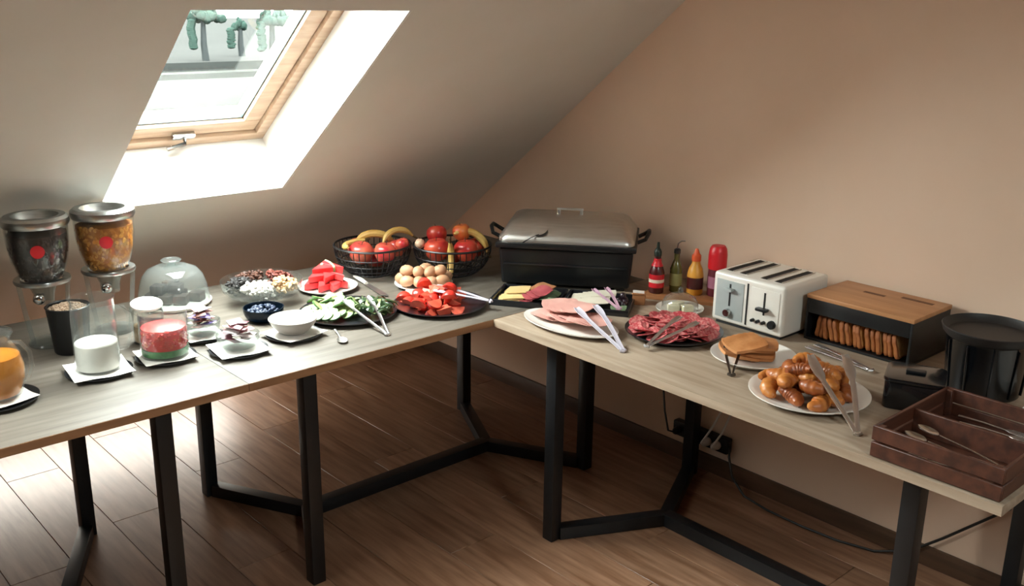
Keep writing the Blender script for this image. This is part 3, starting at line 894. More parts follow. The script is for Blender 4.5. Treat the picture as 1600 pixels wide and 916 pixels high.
# ------------------------------------------------------------------ eggs
EX, EY = .842, .832
plate('plate', 'white plate heaped with brown boiled eggs', M_porc, EX, EY, .108, .014)
eg = MB().lathe([(0, -.026), (.010, -.0245), (.018, -.017), (.0215, -.004), (.0195, .010), (.013, .022), (.006, .0275), (0, .029)], 22).build('egg', mat('egg_shell', '#C79A78', .5, col2='#B98A66', scale=12, rnd=.06))
ep = Proto(tag(eg, 'brown boiled egg on the white plate before the fruit bowls', 'egg', 'boiled eggs on the white plate'))
fe = local((EX, EY, T), R(138))
for x, y, z_ in [(-.088, -.012, .030), (-.040, -.012, .028), (.006, -.020, .028), (.054, -.018, .028), (-.062, -.058, .029), (-.014, -.062, .028), (.034, -.064, .029), (.080, -.055, .033), (-.06, .035, .028), (-.012, .03, .028), (.038, .03, .028), (.085, .02, .033),
                 (-.064, -.028, .062), (-.018, -.034, .060), (.030, -.036, .060), (.066, -.030, .064), (.008, .006, .062)]:
    ep.place(fe(x * .92, y * .92 + .008, z_), (R(90) + rnd(-.3, .3), 0, rnd(0, 6.28)))

# ------------------------------------------------------------------ tomatoes
TX, TY = .955, 1.075
plate('platter', 'black platter of red tomato wedges', M_slate, TX, TY, .160, .016, cat='platter')
M_tom = mat('tomato_skin', '#D93A2C', .3, col2='#CB2C24', scale=12, coat=.3)
M_tomf = mat('tomato_flesh', '#E26A50', .4, col2='#D4513C', scale=50)
def lune(r, w, n=6, mq=8):
    vs = []; fs = []
    for i in range(mq + 1):
        th = PI * i / mq
        for j in range(n + 1):
            a = -w / 2 + w * j / n
            vs.append((r * math.sin(th) * math.cos(a), r * math.sin(th) * math.sin(a), -r * .85 * math.cos(th)))
    for i in range(mq):
        for j in range(n):
            k = i * (n + 1) + j; fs.append((k, k + 1, k + n + 2, k + n + 1))
    return vs, fs, n, mq
vs, fs, n, mq = lune(.032, R(80))
o = MB().add(vs, fs).build('tomato_wedge', M_tom)
tag(o, 'red tomato wedge on the black platter', 'tomato', 'tomato wedges on the black platter')
cut = MB()
vv = [vs[i * (n + 1)] for i in range(mq + 1)]; ww = [vs[i * (n + 1) + n] for i in range(mq + 1)]
cut.add([(x * .995, y * .995, z_) for x, y, z_ in vv], [tuple(range(mq + 1))])
cut.add([(x * .995, y * .995, z_) for x, y, z_ in ww], [tuple(range(mq, -1, -1))])
cut.build('cut_flesh', M_tomf, o, smooth=False)
tp = Proto(o)
ft = local((TX, TY, T), R(138))
rr = random.Random(8)
for ring, (rad, cnt, zz) in enumerate([(.112, 15, .026), (.070, 10, .026), (.030, 5, .026), (.088, 10, .050), (.044, 6, .052), (.008, 2, .074)]):
    for k in range(cnt):
        a = 2 * PI * k / cnt + ring * .3
        x, y = rad * math.cos(a), rad * math.sin(a)
        if x > .075 and ring < 4 and y < .05: continue
        tp.place(ft(x - .010, y, zz), (R(90) + rr.uniform(-.3, .3), R(rr.choice((-90, 90, 60))) + rr.uniform(-.3, .3), rr.uniform(0, 6.28)), rr.uniform(.9, 1.08))
tongs('salad_tongs', 'lilac plastic tongs lying on the tomato platter', ft(.168, -.035, .030), ft(-.015, -.010, .066), .050, M_lilac, w=.016, head=.026)

# ------------------------------------------------------------------ chafing dish
CH = (.352, 1.100, T)
CRZ = R(129.4)
t = thing('chafing_dish', 'large black chafing dish with a stainless steel lid in the corner', 'chafing dish', CH, CRZ)
W2, D2 = .245, .165
MB().frustum(-W2 + .010, W2 - .010, -D2 + .010, D2 - .010, .012, -W2, W2, -D2, D2, .150).build('water_pan', M_blackp, t, bevel=.012, seg=3)
for sx in (-1, 1):
    for sy in (-1, 1):
        MB().box(sx * .200 - .018, sx * .200 + .018, sy * .120 - .018, sy * .120 + .018, 0, .013).build('foot', M_blackp, t, bevel=.003)
MB().box(-W2 - .012, W2 + .012, -D2 - .012, D2 + .012, .1505, .172).build('rim', M_blackp, t, bevel=.006)
MB().box(-W2 + .02, W2 - .02, -D2 - .0005, -D2 + .004, .088, .094).build('trim_line', M_slate, t)
lid = MB()
w, d = W2 + .004, D2 + .004
lv = [(w, d, .1725), (w, d, .186), (w - .012, d - .014, .200), (w - .030, d - .050, .232), (w - .050, d - .085, .246), (w - .075, d - .115, .252)]
for (a, b, c), (a2_, b2_, c2_) in zip(lv[:-1], lv[1:]):
    lid.frustum(-a, a, -b, b, c, -a2_, a2_, -b2_, b2_, c2_)
# outer shell only: keep the side faces, close the top
lid = MB(); vs = []; fs = []
for a, b, c in lv:
    k = .035 * (a / w)
    n = 5
    for cx_, cy_, a0 in ((a - k, -b + k, -PI/2), (a - k, b - k, 0), (-a + k, b - k, PI/2), (-a + k, -b + k, PI)):
        for i in range(n + 1):
            an = a0 + PI / 2 * i / n
            vs.append((cx_ + k * math.cos(an), cy_ + k * math.sin(an), c))
N = 4 * 6
for i in range(len(lv) - 1):
    for j in range(N):
        p = i * N + j; q = i * N + (j + 1) % N
        fs.append((p, q, q + N, p + N))
fs.append(tuple(range((len(lv) - 1) * N, len(lv) * N))); fs.append(tuple(range(N - 1, -1, -1)))
lid.add(vs, fs)
lo = lid.build('lid', M_stain, t, angle=50)
hb = MB()
for s in (-1, 1):
    MB().bar((s * .042, -.012, .250), (s * .042, -.012, .268), .009, .012).build('handle_post', M_stain, lo, bevel=.002)
MB().bar((-.050, -.012, .2715), (.050, -.012, .2715), .011, .008).build('handle_grip', M_stain, lo, bevel=.003)
for s in (-1, 1):
    MB().tube([(s * (W2 + .012), -.05, .164), (s * (W2 + .040), -.055, .178), (s * (W2 + .052), -.02, .196), (s * (W2 + .052), .02, .196), (s * (W2 + .040), .055, .178), (s * (W2 + .012), .05, .164)], .0075, 10).build('side_handle', M_blackp, t)
# serving spoon handle leaning on the lid front
spoon('serving_spoon', 'black serving spoon propped against the front of the chafing dish lid', local(CH, CRZ)(-.150, -.200, .176), (0, R(-20), CRZ + R(40)), 'black serving spoons', M_blackp, .10)

# ------------------------------------------------------------------ two black trays of cold cuts and cheese
TRZ = R(123.4)
ux, uy = math.cos(TRZ), math.sin(TRZ)
def black_tray(cx, cy, label):
    t = thing('serving_tray', label, 'tray', (cx, cy, T), TRZ, group='black serving trays')
    a, b = .120, .104
    MB().box(-a + .006, a - .006, -b + .006, b - .006, .004, .010).build('tray_floor', M_slate, t, bevel=.002)
    for x0, x1, y0, y1, nm in ((-a, a, -b, -b + .008, 'rim'), (-a, a, b - .008, b, 'rim'), (-a, -a + .010, -b + .008, b - .008, 'rim'), (a - .010, a, -b + .008, b - .008, 'rim')):
        MB().box(x0, x1, y0, y1, .000, .022).build(nm, M_slate, t, bevel=.003)
    return local((cx, cy, T + .0102), TRZ)
tc = Vector((.802, 1.161)) + Vector((ux, uy)) * .120 + Vector((-uy, ux)) * .090
l1 = black_tray(tc.x, tc.y, 'black rectangular tray of cheese and ham slices, left of two')
tc2 = Vector((.802, 1.161)) + Vector((ux, uy)) * .368 + Vector((-uy, ux)) * .090
l2 = black_tray(tc2.x, tc2.y, 'black rectangular tray of white cheese slices, right of two')

def slice_proto(name, w, d, th, m, label, cat, group, wav=.002, seed=1, rnd_corner=.5):
    rr = random.Random(seed); p1, p2 = rr.uniform(0, 6), rr.uniform(0, 6)
    def fn(u, v):
        a, b = (u - .5) * 2, (v - .5) * 2
        if rnd_corner:   # squircle
            k = 1 - rnd_corner * .29 * (abs(a * b)) ** 1.5
            a2_, b2_ = a * k, b * k
        else: a2_, b2_ = a, b
        return (a2_ * w / 2, b2_ * d / 2, th + wav * (math.sin(3 * a + p1) + math.cos(2.6 * b + p2)) * .5 + wav)
    return Proto(tag(MB().sheet(fn, 8, 8, th).build(name, m), label, cat, group))
M_cheese = mat('yellow_cheese', '#D8BC86', .5, col2='#CDAE74', scale=8)
M_cheesew = mat('white_cheese', '#E1DAC8', .5, col2='#D6CDB8', scale=9)
M_hamd = mat('smoked_ham', '#B4575A', .45, col2='#9A4148', scale=22)
M_hamb = mat('roast_slice', '#C08A62', .5, col2='#A9704A', scale=20)
M_greenl = mat('lettuce_leaf', '#8FA583', .5, col2='#6F8A68', scale=16)
cp = slice_proto('cheese_slice', .078, .070, .0022, M_cheese, 'yellow cheese slice in the left black tray', 'cheese', 'slices in the left black tray', .001, 1, .1)
hp = slice_proto('ham_slice', .075, .060, .0018, M_hamd, 'dark pink smoked ham slice in the left black tray', 'ham', 'slices in the left black tray', .004, 2)
rp_ = slice_proto('roast_slice', .080, .066, .0018, M_hamb, 'tan roast meat slice in the left black tray', 'meat', 'slices in the left black tray', .004, 3)
lp = slice_proto('lettuce_leaf', .060, .052, .0012, M_greenl, 'pale green lettuce leaf in the left black tray', 'lettuce', 'slices in the left black tray', .006, 4)
for i in range(5):
    cp.place(l1(-.062 + i * .006, .040 - i * .010, .001 + i * .0052), (R(4), R(-5), TRZ + rnd(-.1, .1)))
for i in range(3):
    cp.place(l1(-.060 + i * .008, -.046 + i * .003, .001 + i * .0052), (R(3), R(-4), TRZ + .2 + rnd(-.1, .1)))
for i in range(5):
    rp_.place(l1(.010 + i * .010, .042 - i * .006, .002 + i * .007), (R(6), R(-6), TRZ + .3 * i))
for i in range(5):
    hp.place(l1(-.006 + i * .014, -.044 + i * .005, .002 + i * .007), (R(8), R(-8), TRZ + .25 * i))
for i in range(3):
    lp.place(l1(.074, .052 - i * .046, .002 + i * .001), (R(5), R(6), TRZ + i * 1.3))
wp2 = slice_proto('white_cheese_slice', .074, .066, .0026, M_cheesew, 'white cheese slice in the right black tray', 'cheese', 'white cheese slices in the right black tray', .001, 5, .15)
for i in range(6):
    wp2.place(l2(-.066 + i * .017, .046 - (i % 2) * .006, .001 + i * .0042), (R(3), R(-4), TRZ + rnd(-.15, .15)))
for i in range(5):
    wp2.place(l2(-.064 + i * .018, -.036 + (i % 2) * .006, .001 + i * .0042), (R(3), R(-4), TRZ + rnd(-.15, .15)))
gp = Proto(tag(MB().ell((0, 0, 0), .0105, .0105, .012, 12, 8).build('grape', mat('dark_grape', '#2B1A22', .35, col2='#3A2430', scale=20, coat=.3)), 'dark grape at the right end of the white cheese tray', 'grape', 'dark grapes beside the white cheese'))
for i, (a, b, c) in enumerate([(.070, .02, .012), (.092, .022, .012), (.078, -.004, .012), (.095, -.006, .012), (.084, .008, .031), (.072, -.030, .012), (.094, -.032, .012)]):
    gp.place(l2(a, b, c), (rnd(0, 1), rnd(0, 1), 0))
lp2 = slice_proto('lettuce_leaf', .055, .050, .0012, M_greenl, 'dark green leaf at the right corner of the white cheese tray', 'lettuce', None, .006, 6)
lp2.place(l2(.080, -.064, .002), (R(5), R(4), TRZ))
tongs('cheese_tongs', 'pale pink tongs lying over the white cheese tray', l2(.085, -.112, .020), l2(.000, .010, .048), .040, mat('pink_plastic', '#C9A3B4', .35, col2='#BE95A8', scale=9), w=.012, head=.019)
t = thing('price_card', 'small white card standing beside the white cheese tray', 'card', l2(.132, .055, -.0102), TRZ)
MB().box(-.016, .016, -.004, .004, 0, .006).build('card_foot', M_blackp, t, bevel=.001)
MB().box(-.020, .020, -.0008, .0008, .0065, .052).build('card_sheet', M_napkin, t)

# ------------------------------------------------------------------ ham plate
HX, HY = .765, 1.520
plate('plate', 'long oval white plate of pale ham slices', M_porc, HX, HY, .175, .016, sx=.58, sy=1.06, rz=R(3))
M_ham = mat('pale_ham', '#D9A79B', .45, col2='#CC958A', scale=14)
hm = slice_proto('ham_slice', .115, .100, .0022, M_ham, 'pale pink ham slice on the oval white plate', 'ham', 'ham slices on the oval plate', .004, 12, .7)
for i in range(9):
    hm.place((HX - .012 + .010 * math.sin(i * 2.1), HY - .115 + i * .025, T + .0115 + i * .0032), (R(rnd(-3, 3)), R(rnd(-2, 4)), R(90) + rnd(-.4, .4)))
for i in range(4):
    hm.place((HX - .035, HY - .100 + i * .035, T + .043 + i * .0045), (R(rnd(-4, 4)), R(rnd(2, 6)), rnd(0, 1)))
tongs('ham_tongs', 'clear lilac tongs lying at the right end of the ham plate', (HX + .045, HY + .265, T + .003), (HX - .022, HY + .045, T + .074), .060, M_lilac, w=.016, head=.026)

# ------------------------------------------------------------------ salami platter
SX, SY = .560, 1.783
plate('platter', 'black platter ringed with red salami slices', M_slate, SX, SY, .156, .018, cat='platter')
M_sal = mat('salami', '#B23A42', .45, col2='#D08A84', scale=130, lo=.45, hi=.62)
sp = Proto(tag(MB().lathe([(0, .0006), (.020, .0010), (.034, .0040), (.0345, .0055), (.033, .0060), (.020, .0030), (0, .0026)], 22).build('salami_slice', M_sal), 'red salami slice on the black platter', 'salami', 'salami slices on the black platter'))
fs_ = local((SX, SY, T), R(138))
for ring, (rad, cnt, zz, tl) in enumerate([(.112, 20, .018, 20), (.078, 14, .020, 18), (.044, 9, .024, 16), (.014, 3, .030, 8)]):
    for k in range(cnt):
        a = 2 * PI * k / cnt + ring * .2
        sp.place(fs_(rad * math.cos(a), rad * math.sin(a), zz + (k % 2) * .002), (R(tl) * math.sin(a + R(138)), -R(tl) * math.cos(a + R(138)), rnd(0, 6)))
tongs('salami_tongs', 'steel tongs lying across the salami platter', fs_(-.100, -.150, .010), fs_(.045, -.020, .054), .060, M_steel, w=.014, head=.024)

# ------------------------------------------------------------------ sauces on a wooden board, butter dish
t = thing('wooden_board', 'brown wooden board under the sauce and oil bottles', 'board', (.205, 1.560, T), R(118))
MB().box(-.150, .150, -.070, .070, 0, .014).build('board_plank', M_board, t, bevel=.003)
ZB = T + .0142
def bottle(name, label, x, y, prof, m, cat='bottle', rz=R(138)):
    t = thing(name, label, cat, (x, y, ZB), rz, group='sauce and oil bottles')
    MB().lathe([(0, 0)] + prof + [(0, prof[-1][1])], 32).build('bottle_body', m, t)
    return t
# dark red sauce bottle with a green-black pourer
t = bottle('sauce_bottle', 'dark red sauce bottle with a slim dark pourer', .275, 1.468, [(.024, 0), (.027, .004), (.027, .075), (.020, .098), (.013, .112), (.012, .135)], M_darkred)
MB().lathe([(.0274, .022), (.0276, .022), (.0276, .070), (.0274, .070)], 32, closed=True).build('front_label', M_red, t)
MB().lathe([(.0277, .040), (.0279, .040), (.0279, .052), (.0277, .052)], 32, closed=True).build('label_band', M_label, t)
MB().lathe([(0, .1352), (.0135, .1352), (.0140, .150), (.010, .160), (.006, .164), (.0045, .185), (0, .186)], 20).build('pourer', mat('dark_green_plastic', '#1E2A22', .4), t)
MB().lathe([(.0205, .0985), (.0215, .100), (.0145, .113), (.0135, .126), (.0125, .126), (.0130, .112)], 24, closed=True).build('neck_seal', M_red, t)
# olive oil cruet with a bent pourer
t = bottle('oil_bottle', 'slim green olive oil bottle with a bent metal pourer', .212, 1.505, [(.020, 0), (.022, .004), (.022, .085), (.015, .108), (.010, .120), (.010, .142)], M_oil)
MB().lathe([(0, .1422), (.012, .1422), (.012, .156), (.006, .160), (0, .160)], 20).build('cork', M_blackp, t)
MB().tube([(0, 0, .160), (.002, 0, .178), (.012, 0, .186), (.026, 0, .187)], .0028, 8).build('spout', M_chrome, t)
MB().lathe([(.0224, .025), (.0226, .025), (.0226, .070), (.0224, .070)], 28, closed=True).build('front_label', mat('olive_label', '#8C8550', .6), t)
# mustard bottle with orange cap
t = bottle('mustard_bottle', 'yellow sauce bottle with an orange cap beside the oil', .182, 1.568, [(.026, 0), (.029, .004), (.029, .070), (.024, .095), (.015, .112), (.014, .122)], M_mustard)
MB().lathe([(0, .1222), (.0165, .1222), (.0165, .142), (.010, .150), (.005, .166), (0, .168)], 24).build('cap', M_orange, t)
MB().lathe([(.0294, .022), (.0296, .022), (.0296, .064), (.0294, .064)], 32, closed=True).build('front_label', M_darkred, t)
# ketchup with a broad red cap
t = bottle('ketchup_bottle', 'ketchup bottle with a broad bright red top beside the toaster', .138, 1.628, [(.029, 0), (.031, .004), (.031, .075), (.029, .098)], mat('ketchup_body', '#6A2430', .35, col2='#5A1B28', scale=8))
MB().lathe([(0, .0982), (.031, .0982), (.033, .104), (.033, .150), (.030, .172), (.024, .182), (0, .183)], 32).build('cap', M_redcap, t)
MB().lathe([(.0314, .030), (.0316, .030), (.0316, .072), (.0314, .072)], 32, closed=True).build('front_label', mat('mauve_label', '#A8687E', .5), t)
# small wooden block
t = thing('wooden_box', 'small plain wooden box in front of the dark red sauce bottle', 'box', (.395, 1.492, T), R(128))
MB().box(-.022, .022, -.020, .020, 0, .036).build('box_body', M_board, t, bevel=.002)
MB().box(-.0235, .0235, -.0215, .0215, .0365, .042).build('box_lid', M_board, t, bevel=.0015)

BX, BY = .352, 1.640
t = thing('butter_dish', 'white round butter dish under a clear glass cover', 'butter dish', (BX, BY, T), R(138))
MB().lathe(plate_profile(.082, .014), 44).build('dish', M_porc, t)
cv = [(.064, .0095), (.062, .030), (.052, .050), (.030, .062), (.008, .066)]
MB().lathe(cv + [(0, .066), (0, .0645), (.008, .0645), (.029, .0605), (.0505, .049), (.060, .030), (.062, .0095)], 40, closed=True).build('cover', M_glass, t)
kk = MB().ell((0, 0, .076), .010, .010, .011, 16, 10).build('knob', M_acryl, t)
for i, (a, b, c) in enumerate([(-.024, -.010, 0), (.022, -.014, .3), (-.002, .024, .8)]):
    MB().box(-.020, .020, -.013, .013, .0045, .026, Matrix.Translation((a, b, 0)) @ Matrix.Rotation(c, 4, 'Z')).build('butter', mat('butter', '#E6DCC2', .5, col2='#DDD0B0', scale=9), t, bevel=.003)

# ------------------------------------------------------------------ toaster
t = thing('toaster', 'white four-slot toaster with grey front panel, knobs and levers', 'toaster', (.232, 1.912, T), PI / 2)
a, b, h = .136, .126, .176
MB().box(-a, a, -b, b, .010, h).build('body', M_toasterw, t, bevel=.014, seg=4)
MB().box(-a + .012, a - .012, -b + .012, b - .012, .0, .0098).build('base', M_blackp, t, bevel=.002)
for i, x in enumerate((-.098, -.046, .034, .086)):
    MB().box(x - .011, x + .011, -.090, .098, h + .0002, h + .0012).build('slot', M_darkgap, t)
    for s in (-1, 1):
        MB().box(x + s * .0125 - .0012, x + s * .0125 + .0012, -.092, .100, h + .0002, h + .003).build('slot_lip', M_stain, t)
MB().box(-.003, .003, -b - .0012, -b + .001, .022, h - .016).build('front_groove', M_darkgap, t)
pl_ = MB().box(-a + .016, -.014, -b - .0022, -b + .001, .026, h - .022).build('front_panel', M_toastgrey, t, bevel=.002)
pr_ = MB().box(.014, a - .016, -b - .0022, -b + .001, .026, h - .022).build('front_panel', M_toasterw, t, bevel=.002)
for c, p in ((-.066, pl_), (.066, pr_)):
    MB().box(c - .0030, c + .0030, -b - .0034, -b - .0024, .070, h - .032).build('lever_slot', M_darkgap, p)
MB().box(-.066 - .016, -.066 + .016, -b - .022, -b - .0036, .122, .132).build('lever', M_toastgrey, t, bevel=.003)
MB().box(.066 - .020, .066 + .020, -b - .024, -b - .0036, .086, .096).build('lever', M_blackp, t, bevel=.003)
MY_ = Matrix.Rotation(R(90), 4, 'X')
def knob(x, z_, r_, m_):
    MB().lathe([(0, 0), (r_, 0), (r_ * .95, .010), (r_ * .8, .013), (0, .013)], 22, Matrix.Translation((x, -b - .0024, z_)) @ MY_).build('knob', m_, t)
knob(-.070, .047, .014, M_chrome)
knob(.100, .047, .014, M_blackp)
for x in (.030, .050, .070):
    knob(x, .047, .0055, M_blackp)

# ------------------------------------------------------------------ bread box with sliced loaf
BBX, BBY = .150, 2.246
t = thing('bread_box', 'black open-fronted bread box with a warm wooden lid', 'bread box', (BBX, BBY, T), PI / 2)
a, b, h = .174, .118, .148
MB().box(-a, a, -b, b, 0, .008).build('bottom', M_blackp, t, bevel=.001)
MB().box(-a, -a + .008, -b, b, .0082, h - .014).build('side', M_blackp, t, bevel=.001)
MB().box(a - .008, a, -b, b, .0082, h - .014).build('side', M_blackp, t, bevel=.001)
MB().box(-a + .0082, a - .0082, b - .008, b, .0082, h - .014).build('back', M_blackp, t, bevel=.001)
MB().box(-a + .0082, a - .0082, -b, -b + .006, .088, h - .014).build('front_valance', M_blackp, t, bevel=.001)
ld_ = MB().box(-a - .002, a + .002, -b - .002, b + .002, h - .0138, h).build('lid', M_lidwood, t, bevel=.003)
MB().box(-.070, .000, .030, .046, h + .0002, h + .0008).build('burnt_mark', M_burn, ld_)
MB().box(.040, .140, .060, .078, h + .0002, h + .0008).build('burnt_mark', M_burn, ld_)
# slices
M_crust = mat('bread_crust', '#A8642E', .7, col2='#8A4B20', scale=30, bump=.2)
M_crumb = mat('bread_crumb', '#C9965A', .8, col2='#B9824A', scale=60, bump=.3)
prof = [(-.044, 0), (.044, 0), (.048, .010), (.046, .034), (.050, .050), (.046, .068), (.030, .078), (0, .082), (-.030, .078), (-.046, .068), (-.050, .050), (-.046, .034), (-.048, .010)]
MX90 = Matrix.Rotation(R(90), 4, 'Y') @ Matrix.Rotation(R(90), 4, 'Z')
o = MB().prism(prof, -.0065, .0065, MX90).build('bread_slice', M_crust, bevel=.002, seg=1)
tag(o, 'toasted brown bread slice standing in the black bread box', 'bread', 'bread slices in the bread box')
MB().prism([(x * .86, .006 + y * .86) for x, y in prof], -.0069, .0069, MX90).build('crumb', M_crumb, o)
bs = Proto(o)
fb = local((BBX, BBY, T + .0085), PI / 2)
for i in range(15):
    x = -.142 + i * .0195
    tl = R(rnd(8, 15)) * (-1 if i > 1 else .5)
    bs.place(fb(x, -.062 + rnd(-.006, .006), .0022), (0, tl, PI / 2 + rnd(-.08, .08)), rnd(.94, 1.0))

# loose tongs on the table before the bread box
tongs('bread_tongs', 'steel tongs lying on the table before the bread box', (.385, 2.360, T + .002), (.335, 2.140, T + .004), .030, M_steel, w=.014, head=.020)

# ------------------------------------------------------------------ pancakes
PX, PY = .560, 2.085
plate('plate', 'white plate holding a stack of golden waffles', M_porc, PX, PY, .126, .020)
M_panc = mat('waffle', '#C98A55', .6, col2='#AE6C38', scale=24, bump=.3)
def waffle():
    s = MB()
    def fn(u, v):
        a, b2_ = (u - .5) * 2, (v - .5) * 2
        k = 1 - .13 * abs(a * b2_) ** 1.5
        dz = .0022 if (int(u * 11.999) % 2 and int(v * 11.999) % 2) else 0
        return (a * .060 * k, b2_ * .050 * k, .012 - dz)
    s.sheet(fn, 12, 12, .009)
    return Proto(tag(s.build('waffle', M_panc, angle=60), 'golden waffle in the stack on the white plate', 'waffle', 'waffles stacked on the white plate'))
wf = waffle()
fp = local((PX, PY, T), R(128))
for i in range(4):
    wf.place(fp(.006 + rnd(-.006, .006), .010 + rnd(-.008, .008), .0055 + i * .0118), (R(rnd(-2, 2)), R(rnd(-2, 2)), R(128) + rnd(-.2, .2)))
wf.place(fp(-.030, -.030, .054), (R(8), R(-6), R(128) + .5))
wf.place(fp(-.045, -.012, .020), (R(4), R(12), R(128) + .2))
tongs('waffle_tongs', 'dark steel tongs hanging over the front of the waffle plate', (.715, 2.120, T + .003), (.610, 2.045, T + .040), .035, mat('dark_steel', '#6F6A66', .3, metal=1.0), w=.008, head=.012)

# ------------------------------------------------------------------ croissants
KX, KY = .688, 2.352
plate('plate', 'large white plate piled with small croissants', M_porc, KX, KY, .160, .020)
M_croi = mat('croissant_crust', '#A4571F', .45, col2='#C07A35', scale=22, lo=.35, hi=.65, bump=.3, coat=.15)
M_croi2 = mat('croissant_dark', '#7C3A18', .45, col2='#A0561F', scale=20, lo=.35, hi=.65, bump=.3, coat=.15)
def croissant(m, label):
    pts = []; rs = []
    n = 25
    for i in range(n):
        u = i / (n - 1); a = (-1.1 + 2.2 * u)
        pts.append((.040 * math.sin(a), .040 * (1 - math.cos(a)) - .012, 0))
        base = .021 * math.sin(PI * (.08 + .84 * u)) ** .8
        rs.append(base * (1 + .13 * abs(math.sin(u * PI * 6))))
    return Proto(tag(MB().tube(pts, rs, 12, flat=.85).build('croissant', m), label, 'croissant', 'croissants on the large plate'))
c1 = croissant(M_croi, 'golden croissant on the large white plate'); c2 = croissant(M_croi2, 'dark-baked croissant on the large white plate')
fk = local((KX, KY, T), R(128))
rr = random.Random(17)
lay = [(.098, 9, .030), (.040, 4, .030), (.072, 7, .058), (.018, 2, .062), (.040, 3, .084)]
k = 0
for rad, cnt, zz in lay:
    for i in range(cnt):
        a = 2 * PI * i / cnt + zz * 20
        (c2 if k % 3 == 2 else c1).place(fk(rad * math.cos(a), rad * math.sin(a), zz), (rr.uniform(-.35, .35), rr.uniform(-.3, .3), rr.uniform(0, 6.28)), rr.uniform(.92, 1.08))
        k += 1
tongs('pastry_tongs', 'large polished tongs resting over the right side of the croissant plate', (.806, 2.560, T + .003), (.655, 2.375, T + .118), .085, M_steel, w=.015, head=.030, headlen=.35)

# ------------------------------------------------------------------ black tub, black pot, napkins
def rrect(a, b, k, n=6):
    p = []
    for cx_, cy_, a0 in ((a - k, -b + k, -PI/2), (a - k, b - k, 0), (-a + k, b - k, PI/2), (-a + k, -b + k, PI)):
        for i in range(n + 1):
            an = a0 + PI / 2 * i / n
            p.append((cx_ + k * math.cos(an), cy_ + k * math.sin(an)))
    return p
t = thing('black_tub', 'low glossy black tub with a lid behind the cutlery crate', 'tub', (.512, 2.556, T), R(112))
MB().prism(rrect(.072, .070, .022), 0, .074).build('tub_body', M_gloss_black, t, bevel=.004)
l_ = MB().prism(rrect(.075, .073, .024), .0745, .086).build('tub_lid', M_gloss_black, t, bevel=.004)
MB().box(-.025, .025, -.012, .012, .0862, .094).build('grip', M_blackp, l_, bevel=.003)
t = thing('black_pot', 'tall round black pot covered by a rimmed black tray', 'pot', (.285, 2.640, T), R(138))
MB().lathe([(0, 0), (.088, 0), (.094, .006), (.106, .155), (.110, .160), (.104, .160), (.090, .012), (0, .010)], 48).build('pot_body', M_gloss_black, t)
MB().lathe([(0, .1605), (.110, .1605), (.119, .170), (.124, .186), (.122, .188), (.116, .176), (.106, .168), (0, .167)], 48).build('cover_tray', mat('matt_black_tray', '#1E1B1A', .5, col2='#26211F', scale=9), t)
for k in range(10):
    an = 2 * PI * k / 10
    MB().bar((.0965 * math.cos(an), .0965 * math.sin(an), .012), (.1068 * math.cos(an), .1068 * math.sin(an), .150), .006, .004).build('stave_rib', M_gloss_black, t, bevel=.0012)
t = thing('napkin_stack', 'stack of white napkins at the right behind the cutlery crate', 'napkins', (.330, 2.858, T), R(92))
for i in range(6):
    MB().box(-.078, .078, -.080, .080, i * .0042, i * .0042 + .0038, Matrix.Rotation(R(rnd(-1.5, 1.5)), 4, 'Z')).build('napkin', M_napkin, t, bevel=.0012, seg=1)

# ------------------------------------------------------------------ cutlery crate
t = thing('cutlery_crate', 'reddish slatted wooden crate in two compartments for cutlery', 'crate', (.708, 2.795, T), 0)
hx, hy, hh = .184, .146, .080
MB().box(-hx + .009, hx - .009, -hy + .009, hy - .009, .003, .009).build('bottom', M_crate, t)
for s in (-1, 1):
    for q in range(2):
        z0 = .002 + q * .041
        MB().box(s * hx - .0045, s * hx + .0045, -hy - .0045, hy + .0045, z0, z0 + .036).build('end_slat', M_crate, t, bevel=.0015, seg=1)
        MB().box(-hx + .0048, hx - .0048, s * hy - .0045, s * hy + .0045, z0, z0 + .036).build('side_slat', M_crate, t, bevel=.0015, seg=1)
MB().box(-.0045, .0045, -hy + .0048, hy - .0048, .0095, .072).build('divider', M_crate, t, bevel=.0015, seg=1)
for sx in (-1, 1):
    for sy in (-1, 1):
        MB().box(sx * (hx - .012) - .007, sx * (hx - .012) + .007, sy * (hy - .012) - .007, sy * (hy - .012) + .007, .0095, .078).build('corner_block', M_crate, t, bevel=.001, seg=1)
def fork(label, loc, rot, group, L=.17):
    o = thing('fork', label, 'fork', loc, group=group, rot=rot)
    MB().tube([(0, 0, .004), (L * .35, 0, .006), (L * .70, 0, .004)], [.0042, .0028, .0024], 8, flat=.45).build('handle', M_stain, o)
    MB().prism([(L * .68, -.003), (L * .76, -.011), (L * .84, -.012), (L * .84, .012), (L * .76, .011), (L * .68, .003)], .003, .005).build('fork_neck', M_stain, o, bevel=.0006, seg=1)
    for k in range(4):
        y = -.0105 + k * .007
        MB().box(L * .835, L, y - .0014, y + .0014, .003, .0046).build('tine', M_stain, o)
    return o
cz = T + .0098
for i, (x, y, r_) in enumerate([(.610, 2.700, 90), (.585, 2.705, 86), (.640, 2.710, 92), (.665, 2.695, 88), (.600, 2.720, 95), (.560, 2.700, 90)]):
    fork('steel fork in the rear compartment of the cutlery crate', (x, y, cz + .004 + (i // 4) * .009), (0, 0, R(r_)), 'forks in the crate')
for i, (x, y, r_) in enumerate([(.760, 2.885, -88), (.785, 2.880, -92), (.812, 2.885, -90), (.838, 2.880, -86)]):
    spoon('spoon', 'steel spoon in the front compartment of the cutlery crate', (x, y, cz + .004), (0, 0, R(r_)), 'spoons in the crate', L=.17)
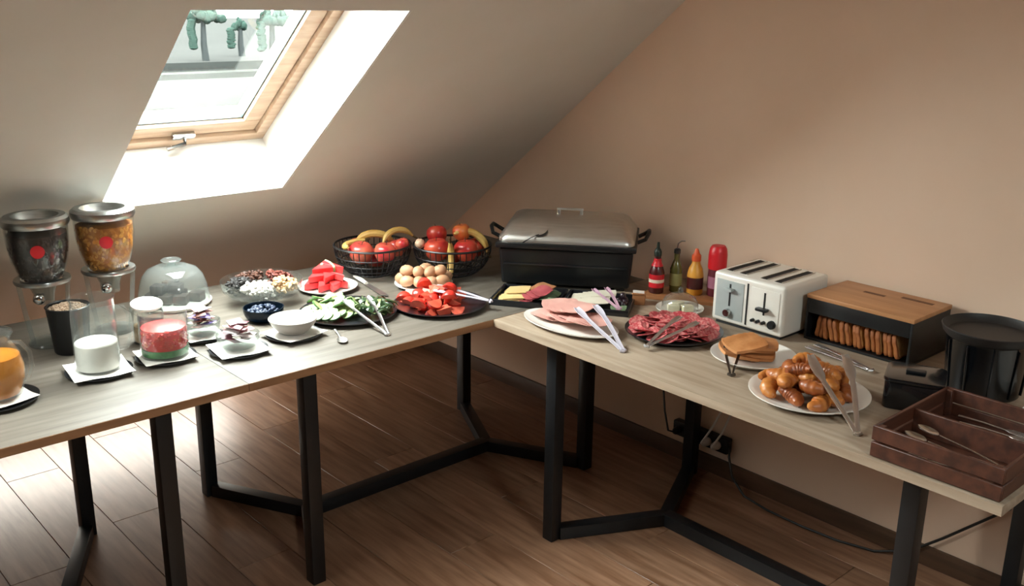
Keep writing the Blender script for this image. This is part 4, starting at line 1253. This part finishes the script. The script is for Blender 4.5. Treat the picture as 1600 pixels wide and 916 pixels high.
spoon('ladle', 'big shiny serving spoon on top in the front compartment of the crate', (.800, 2.905, cz + .026), (0, R(-8), R(-94)), 'large spoons in the crate', M_chrome, L=.21)
spoon('ladle', 'second big shiny serving spoon lying nearer the front of the crate', (.832, 2.900, cz + .024), (0, R(-8), R(-88)), 'large spoons in the crate', M_chrome, L=.21)

# ------------------------------------------------------------------ power strip, plugs and cables under the right table
t = thing('power_strip', 'black power strip fixed low on the wall under the right table', 'power strip', (.0155, 1.540, .150), 0)
MB().box(0, .034, -.130, .130, -.030, .030).build('strip_body', M_blackp, t, bevel=.005)
for y in (-.095, -.030, .045, .090):
    MB().lathe([(0, 0), (.018, 0), (.018, .0012), (.0, .0012)], 20, Matrix.Translation((.0345, y, 0)) @ Matrix.Rotation(R(90), 4, 'Y')).build('socket', M_slate, t)
def plug(label, y, m, pts):
    o = thing('plug', label, 'plug', (.0515, y, .150), group='plugs in the power strip')
    MB().lathe([(0, 0), (.015, 0), (.017, .008), (.013, .030), (.007, .038), (0, .038)], 20, Matrix.Rotation(R(90), 4, 'Y')).build('plug_body', m, o)
    MB().tube([(.036, 0, 0)] + pts, .0042, 8).build('cord', m, o)
plug('white plug with its cord rising from the strip, left of two', 1.585, M_plugw, [(.060, .010, .012), (.050, .050, .090), (.030, .090, .200), (.025, .110, .500)])
plug('white plug with its cord rising from the strip, right of two', 1.630, M_plugw, [(.058, .012, .010), (.052, .050, .080), (.030, .080, .190), (.025, .100, .500)])
plug('black plug with its cord rising left of the table leg', 1.445, M_blackp, [(.060, -.010, .010), (.050, -.040, .080), (.020, -.080, .180), (.010, -.110, .500)])
o = MB().tube([(.033, 1.672, .150), (.060, 1.690, .125), (.075, 1.720, .060), (.090, 1.790, .012), (.105, 1.900, .006), (.110, 2.050, .006), (.100, 2.180, .006), (.070, 2.300, .008), (.035, 2.400, .040), (.025, 2.500, .130), (.022, 2.600, .230), (.022, 2.680, .310)], .0045, 8).build('extension_cable', M_cable)
tag(o, 'thin black cable sagging along the floor under the right table', 'cable')
